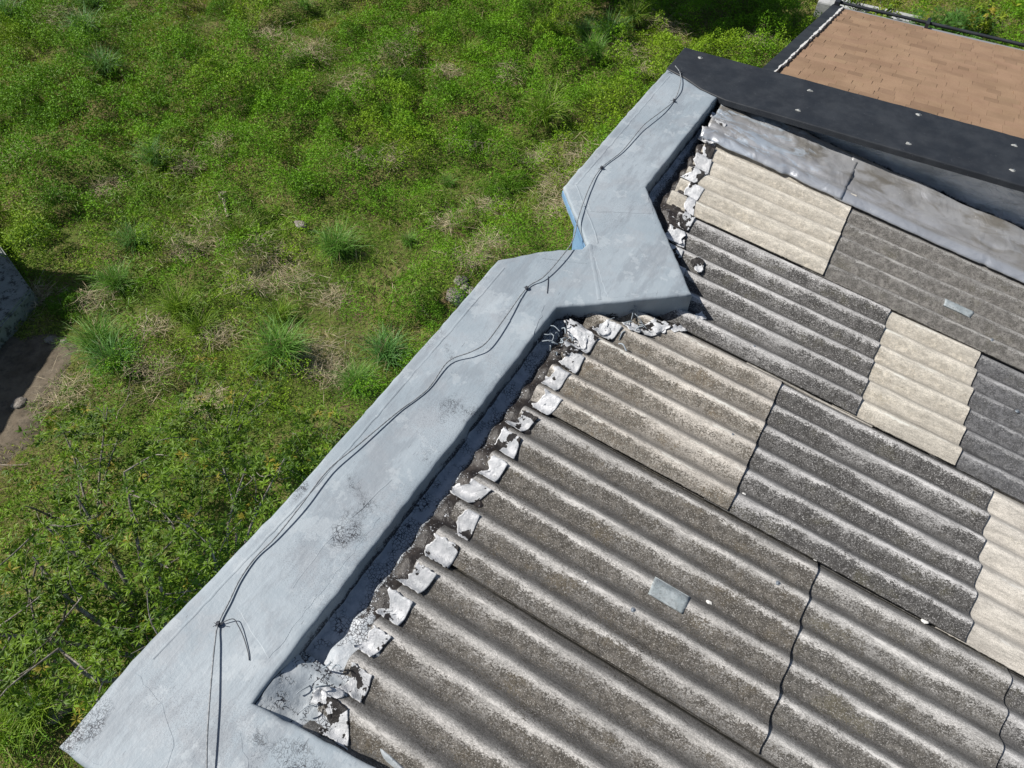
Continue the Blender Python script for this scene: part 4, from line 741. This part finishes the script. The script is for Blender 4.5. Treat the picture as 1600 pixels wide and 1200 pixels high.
# --- the leafy young trees at the lower left
def make_tree(name, base, crown, R, Hc, nbr, nwh, label, seed, cat='tree', leafL=.074, leafW=.019, cols=None, per=11, lean=None, tr=.05, group=None):
    r = np.random.default_rng(seed); base = np.array(base, float); crown = np.array(crown, float); root = empty(name, tuple(base)); tag(root, label, cat, group)
    cols = cols or (np.array([.05, .12, .006]), np.array([.18, .30, .014])); tubes = []
    fork = base + (crown - base) * .35 + r.normal(0, .06, 3); trunk = spline(np.array([base, base * .6 + fork * .4 + r.normal(0, .04, 3), fork]), 6); tubes_t = [tube(trunk, np.linspace(tr, tr * .75, len(trunk)), 8)]
    tips = []; tpts = []
    for i in range(nbr):
        a = i * 2 * math.pi / nbr + r.normal(0, .35); rad = R * r.uniform(.45, .95); end = crown + np.array([math.cos(a) * rad, math.sin(a) * rad, r.uniform(-.35, .45) * Hc])
        mid = fork * .5 + end * .5 + np.array([0, 0, r.uniform(-.05, .2)]) + r.normal(0, R * .08, 3); L = spline(np.array([fork, mid, end]), 7); tubes.append(tube(L, np.linspace(tr * .6, tr * .16, len(L)), 6))
        for j in range(5):
            s0 = L[r.integers(4, len(L))]; e2 = s0 + r.normal(0, 1, 3) * np.array([R * .28, R * .28, Hc * .22]) + np.array([0, 0, Hc * .1]); m2 = (s0 + e2) / 2 + r.normal(0, .05, 3); T = spline(np.array([s0, m2, e2]), 5); tubes.append(tube(T, np.linspace(tr * .18, tr * .05, len(T)), 5)); tpts.append(T[3:])
        tpts.append(L[7:])
    V, Q = merge(tubes_t); link('trunk', np_mesh('trunk', V, Q), M['bark'], root, True); V, Q = merge(tubes); o = link('branches', np_mesh('branches', V, Q), M['bark'], root, True)
    tp = np.concatenate(tpts); c = tp[r.integers(0, len(tp), nwh)] + r.normal(0, 1, (nwh, 3)) * np.array([R * .13, R * .13, Hc * .13])
    N = nwh * per; cc = np.repeat(c, per, 0); axis = r.normal(0, .35, (nwh, 3)) + np.array([0, 0, 1.0]); axis /= np.linalg.norm(axis, axis=1)[:, None]; ax = np.repeat(axis, per, 0)
    rad = r.normal(0, 1, (N, 3)); rad -= ax * np.sum(rad * ax, 1)[:, None]; rad /= np.linalg.norm(rad, axis=1)[:, None]; up = r.uniform(-.15, .75, (N, 1)); A = rad + ax * up; A /= np.linalg.norm(A, axis=1)[:, None]; B = np.cross(A, ax); B /= np.linalg.norm(B, axis=1)[:, None] + 1e-9
    L = r.uniform(.6, 1.15, N) * leafL; W = L * leafW / leafL * r.uniform(.8, 1.2, N); Nn = np.cross(B, A); P0 = cc + A * .006
    V = np.empty((N, 6, 3)); V[:, 0] = P0; V[:, 1] = P0 + A * (L * .45)[:, None] + B * (W * .5)[:, None] + Nn * (W * .15)[:, None]; V[:, 2] = P0 + A * (L * .45)[:, None]; V[:, 3] = P0 + A * (L * .45)[:, None] - B * (W * .5)[:, None] + Nn * (W * .15)[:, None]; V[:, 4] = P0 + A * L[:, None] - np.array([0, 0, 1]) * (L * .12)[:, None]; V[:, 5] = V[:, 4] + B * .0005
    b_ = np.arange(N)[:, None] * 6; Q = np.concatenate([b_ + np.array([[0, 1, 4, 2]]), b_ + np.array([[0, 2, 4, 3]])]); t = r.random((nwh, 1)); wc = cols[0] * (1 - t) + cols[1] * t; yel = r.random(nwh) < .05; wc[yel] = np.array([.30, .26, .03]); C = np.repeat(wc, per, 0) * r.uniform(.75, 1.25, (N, 1)); C = np.repeat(C, 6, 0)
    keep = np.ones(N, bool); link('crown', np_mesh('crown', V.reshape(-1, 3), Q, C), M['leaf'], root); return root
def at(px, py, z):
    d = CF * FPX + CR * (px - 800) + CD * (py - 600); return CAM + d * (z - CAM[2]) / d[2]
def tree_at(px, py, zc, R, Hc, nbr, nwh, label, seed, boff=(0, 0), **k):
    c = at(px, py, zc); b = (c[0] + boff[0], c[1] + boff[1]); return make_tree('young_tree', (b[0], b[1], float(gh(*b)) - .05), c, R, Hc, nbr, nwh, label, seed, group='leafy young trees by the long parapet', **k)
tree_at(330, 790, -2.7, .95, .8, 8, 560, 'leafy young tree with pale twigs close to the long parapet', 3, (.3, -.5), tr=.035)
tree_at(130, 740, -2.9, 1.05, .8, 8, 420, 'open crowned young tree above the left edge with a bare white twig', 5, (.2, -.5), tr=.03)
tree_at(150, 900, -2.5, 1.15, .9, 9, 820, 'densest young tree with thick dark limbs beside the parapet', 9, (.75, -.35), tr=.055)
tree_at(330, 645, -3.2, .8, .5, 7, 300, 'low young tree just below the big grass clumps', 12, (.2, -.3), tr=.02)
tree_at(15, 960, -2.7, .75, .7, 7, 420, 'young tree cut by the left edge, low in the picture', 15, (.3, -.3), tr=.03)
tree_at(470, 690, -3.2, .55, .45, 6, 300, 'small young tree touching the parapet edge', 18, (.1, -.2), tr=.018)
# tree beyond the top of the view whose shadow falls on the slope
tb = (-9.3, 12.3); make_tree('shade_tree', (tb[0], tb[1], float(gh(*tb))), (tb[0], tb[1], 1.1), 2.5, 2.2, 12, 5200, 'tall dark tree beyond the top of the view, shading the slope', 30, leafL=.22, leafW=.09, per=12, tr=.16)
# --- plants behind the shingle roof
def plant_at(px, py, zc, R, Hc, nwh, label, seed, name='shrub', **k):
    c = at(px, py, zc); return make_tree(name, (c[0], c[1], float(gh(c[0], c[1]))), c, R, Hc, 7, nwh, label, seed, 'shrub', **k)
plant_at(1485, 42, -3.5, .75, .7, 420, 'bushy fine leaved green shrub behind the shingle roof', 40, cols=(np.array([.055, .16, .02]), np.array([.10, .24, .04])), leafL=.16, leafW=.018, tr=.02, per=14)
plant_at(1545, 30, -3.2, .45, .9, 70, 'yellow green broad leaved shrub right of the fine leaved one', 41, cols=(np.array([.16, .25, .02]), np.array([.30, .36, .03])), leafL=.13, leafW=.06, tr=.02, per=7)
plant_at(1385, 8, -3.3, .35, .6, 60, 'yellow green shrub beside the light concrete edge behind the shingle roof', 43, cols=(np.array([.12, .22, .02]), np.array([.30, .38, .03])), leafL=.13, leafW=.05, tr=.02, per=8)
plant_at(1345, -14, -3.4, .35, .5, 50, 'small dark green shrub at the top edge above the shingle roof', 44, leafL=.14, leafW=.04, tr=.02, per=8)

# --- concrete strip behind the shingle roof, white slab and yard at the left, stones, stump, frond
def conc(name, a, b, s1, s2=None):
    n = NT(name); c = n.mix(n.st(n.noise(3, 5, .7), .35, .65), a, b); c = n.mix(n.math('MULTIPLY', n.st(n.noise(9, 5, .75), .48, .62), s1), c, (.03, .032, .028)); c = n.mix(n.st(n.noise(80, 3, .7), .62, .75), c, tuple(k * .6 for k in a))
    return n.fin(c, .9, 0, n.bump(n.noise(25, 5, .7), .6, .012), .2)
M['conc'] = conc('pale concrete', (.42, .43, .42), (.55, .56, .56), .25); M['slab'] = conc('mouldy white slab', (.22, .235, .22), (.33, .35, .33), .85); M['yard'] = conc('packed grey brown earth', (.13, .105, .075), (.21, .175, .13), .4); M['stone'] = conc('field stone', (.22, .19, .16), (.42, .39, .35), .6); M['wallg'] = conc('grey rendered wall', (.3, .3, .29), (.4, .4, .38), .5)
ka = at(1385, 18, -3.9)[:2]; kb = at(1600, 66, -3.9)[:2]; kd = (kb - ka) / np.linalg.norm(kb - ka); kn = np.array([-kd[1], kd[0]])
bm = bmesh.new(); rr_ = [ka - kd * 1.5 - kn * .3, ka + kd * .9 - kn * .3, ka + kd * .9 + kn * .16, ka - kd * 1.5 + kn * .16]
lo = [bm.verts.new((p[0], p[1], -4.8)) for p in rr_]; hi = [bm.verts.new((p[0], p[1], -3.9)) for p in rr_]; bm.faces.new(hi)
for i in range(4): bm.faces.new((lo[i], lo[(i + 1) % 4], hi[(i + 1) % 4], hi[i]))
bmesh.ops.recalc_face_normals(bm, faces=bm.faces[:]); bmesh.ops.bevel(bm, geom=bm.edges[:], offset=.015, segments=2, affect='EDGES')
o = bm_obj('concrete_kerb', bm, M['conc']); tag(o, 'pale concrete edging on the ground behind the shingle roof', 'kerb')
def quadbox(name, pts, zt, h, mat, lab, cat, bev=.02):
    bm = bmesh.new(); lo = [bm.verts.new((p[0], p[1], zt[i] - h)) for i, p in enumerate(pts)]; hi = [bm.verts.new((p[0], p[1], zt[i])) for i, p in enumerate(pts)]; N = len(pts)
    bm.faces.new(hi); bm.faces.new(lo[::-1])
    for i in range(N): bm.faces.new((lo[i], lo[(i + 1) % N], hi[(i + 1) % N], hi[i]))
    bmesh.ops.recalc_face_normals(bm, faces=bm.faces[:])
    if bev: bmesh.ops.bevel(bm, geom=bm.edges[:], offset=bev, segments=2, affect='EDGES')
    o = bm_obj(name, bm, mat); tag(o, lab, cat) if lab else None; return o
zs = -3.92; c0 = at(48, 452, zs)[:2]; c1 = at(-60, 300, zs)[:2]; c2 = at(-70, 590, zs)[:2]; c3 = c1 + c2 - c0
quadbox('concrete_slab', [c0, c1, c3, c2], [zs] * 4, .9, M['slab'], 'mouldy white slab at the left edge with dark lines along its rim', 'slab', .03)
# tall house out of view at the left, whose shadow reaches the yard
hA = Q0; hB = Q0 + YD * 9; hC = hB - YN * 5; hD = hA - YN * 5
hs = empty('house', (float(hA[0]), float(hA[1]), -4.2)); tag(hs, 'grey rendered house beyond the left edge that shades the white slab', 'house')
w_ = quadbox('wall', [hA, hB, hC, hD], [-2.1] * 4, 2.6, M['wallg'], None, None, 0); w_.parent = hs; w_.location = -Vector(hs.location)
w_ = quadbox('roof', [hA + YN * .06 - YD * .06, hB + YN * .06, hC, hD - YD * .06], [-1.98] * 4, .117, M['conc'], None, None, .01); w_.parent = hs; w_.location = -Vector(hs.location)
# packed earth yard between the house and the weeds
us = np.linspace(-.3, 9, 120); vs_ = np.linspace(0.02, 3.3, 50); Ug, Vg = np.meshgrid(us, vs_, indexing='ij'); Xg = Q0[0] + YD[0] * Ug + YN[0] * Vg; Yg = Q0[1] + YD[1] * Ug + YN[1] * Vg
edge = 1 - sstep(2.2, 2.8, Vg + (fbm(Xg * 2, Yg * 2, 3) - .5) * .8); Zg = gh(Xg, Yg) - .07 + .10 * edge * sstep(.9, 1.8, Ug + (fbm(Xg * 2, Yg * 2, 8) - .5)) + (fbm(Xg * 5, Yg * 5, 4) - .5) * .05 + .012 * (fbm(Xg * 9, Yg * 9, 2) - .5)
o = link('path', np_mesh('path', np.stack([Xg, Yg, Zg], -1).reshape(-1, 3), grid_quads(len(us), len(vs_))[:, ::-1]), M['yard'], None, True); tag(o, kind='structure')
def stone(px, py, r_, lab, seed, dz=0.0, fl=.6):
    p = gpt(px, py); bm = bmesh.new(); bmesh.ops.create_icosphere(bm, subdivisions=3, radius=1); rr = np.random.default_rng(seed); s3 = rr.uniform(.7, 1.2, 3) * r_; s3[2] *= fl
    for v in bm.verts:
        c = v.co; k = 1 + (float(fbm(c.x * 1.3 + seed, c.y * 1.3 + c.z, seed)) - .5) * .9; v.co = Vector((c.x * s3[0] * k, c.y * s3[1] * k, c.z * s3[2] * k))
    me = bpy.data.meshes.new('stone'); bm.to_mesh(me); bm.free(); me.materials.append(M['stone']); o = bpy.data.objects.new('stone', me); col.objects.link(o); o.location = (p[0], p[1], p[2] + r_ * fl * .4 + dz); tag(o, lab, 'stone')
stone(714, 468, .15, 'large pale stone beside the parapet edge', 1, .0, 1.0); stone(728, 452, .10, 'small brown stone against the large pale one', 2); stone(720, 440, .13, 'flat grey stone upslope of the pale one', 3, 0, .4); stone(738, 458, .09, 'reddish stone half under the parapet edge', 4)
stone(95, 1103, .14, 'grey stone under the trees near the parapet corner', 5); stone(82, 533, .10, 'sandy stone on the bare earth near the slab shadow', 6, 0, .5); stone(100, 535, .05, 'small sandy stone right of the bigger one on bare earth', 9, 0, .5); stone(30, 633, .10, 'rounded tan stone at the edge of the packed earth', 7, 0, .5)
stone(474, 360, .10, 'grey stone in a hollow left of the fountain shaped clump', 10, .1); stone(790, 338, .08, 'small dark stone on bare ground left of the blue wall', 11)
def stick_thing(name, px, py, parts_fn, mat, lab, cat):
    p = gpt(px, py); p[2] += .05; V, Q = merge(parts_fn(p)); root = None; me = np_mesh(name, V - p, Q); me.polygons.foreach_set('use_smooth', np.ones(len(me.polygons), dtype=bool)); me.materials.append(mat); o = bpy.data.objects.new(name, me); col.objects.link(o); o.location = p; tag(o, lab, cat); return o
n = NT('bleached wood'); M['dead'] = n.fin(n.mix(n.st(n.noise(20, 3), .4, .6), (.22, .18, .13), (.42, .37, .29)), .85)
def frond(p):
    r = np.random.default_rng(2); out = []; s = np.linspace(0, 1, 10); sp_ = p + np.stack([s * .95, s * .35 - .15 * np.sin(s * 3), .14 + .10 * np.sin(s * np.pi)], 1) - np.array([.5, .1, 0]); out.append(tube(sp_, np.linspace(.009, .003, 10), 6))
    for i in range(38):
        q = sp_[r.integers(1, 10)]; d = np.array([.6, -.8 - r.random() * .5, -.25]) + r.normal(0, .55, 3); d /= np.linalg.norm(d); out.append(tube(q + d * np.linspace(0, r.uniform(.18, .4), 4)[:, None], [.0028, .0028, .002, .001], 4))
    return out
stick_thing('dead_frond', 735, 238, frond, M['dead'], 'fallen dry frond with drooping leaflets among the green weed bushes', 'dead frond')
def stump(p): return [tube(p + np.array([[0, 0, -.1], [.01, 0, .05], [.03, .01, .11]]), [.09, .075, .06], 9), tube(p + np.array([[.05, -.02, .02], [.25, -.2, -.02], [.4, -.32, -.04]]), [.04, .03, .02], 7), tube(p + np.array([[.03, .01, .105], [.031, .011, .112]]), [.06, .001], 9)]
stick_thing('stump', 350, 312, stump, M['dead'], 'broken pale tree stump in a dark hollow of the weeds', 'stump')
for i, (px, py, L, an, lab) in enumerate([(235, 520, .75, -.75, 'long bleached stick lying among yellowish clumps'), (30, 738, .45, .55, 'white horizontal stick near the left edge'), (205, 640, .5, 1.9, 'short bleached stick beside the open crowned tree'), (100, 1085, 1.0, 1.15, 'long bare stick leaning by the near parapet corner'), (330, 1075 - 60, .4, .4, 'short stick against the parapet below the dense tree')]):
    def stk(p, L=L, an=an, i=i):
        r = np.random.default_rng(i); s = np.linspace(-.5, .5, 7)[:, None]; d = np.array([math.cos(an), math.sin(an), .1]); P = p + d * s * L + np.array([0, 0, .12]) + r.normal(0, .012, (7, 3)); out = [tube(P, np.linspace(.009, .004, 7), 6)]
        for j in range(4): q = P[r.integers(1, 6)]; dd = d + r.normal(0, .6, 3); out.append(tube(q + dd * np.linspace(0, .18, 3)[:, None], [.004, .003, .002], 4))
        return out
    stick_thing('dead_stick', px, py, stk, M['dead'], lab, 'stick')
# chips of white mortar lying on the sheets
def chip(x, y, r_, lab, seed, mat='sealant'):
    bm = bmesh.new(); bmesh.ops.create_icosphere(bm, subdivisions=2, radius=1); rr = random.Random(seed)
    for v in bm.verts: k = rr.uniform(.75, 1.15); v.co = Vector((v.co.x * r_ * 1.3 * k, v.co.y * r_ * .9 * k, v.co.z * r_ * .45 * k))
    me = bpy.data.meshes.new('chip'); bm.to_mesh(me); bm.free(); me.materials.append(M[mat]); o = bpy.data.objects.new('chip', me); col.objects.link(o); o.location = (x, y, rz(x) + float(corr(y)) + .014 + r_ * .35); tag(o, lab, 'chip')
chip(.275, -2.655, .014, 'white mortar chip right of the wide grey tape patch', 1); chip(-.30, -2.92, .008, 'tiny pale chip left of the screw below the wide tape patch', 2); chip(.235, -1.98, .008, 'tiny white chip just right of the half bleached sheet end', 3); chip(1.30, -2.125, .016, 'white sliver in the joint above the right hand streaked sheet', 4); chip(.18, -2.10, .009, 'white crumb at the lower corner of the half bleached sheet', 5); chip(.70, -2.12, .009, 'white crumb at the meeting of three sheets right of centre', 6)
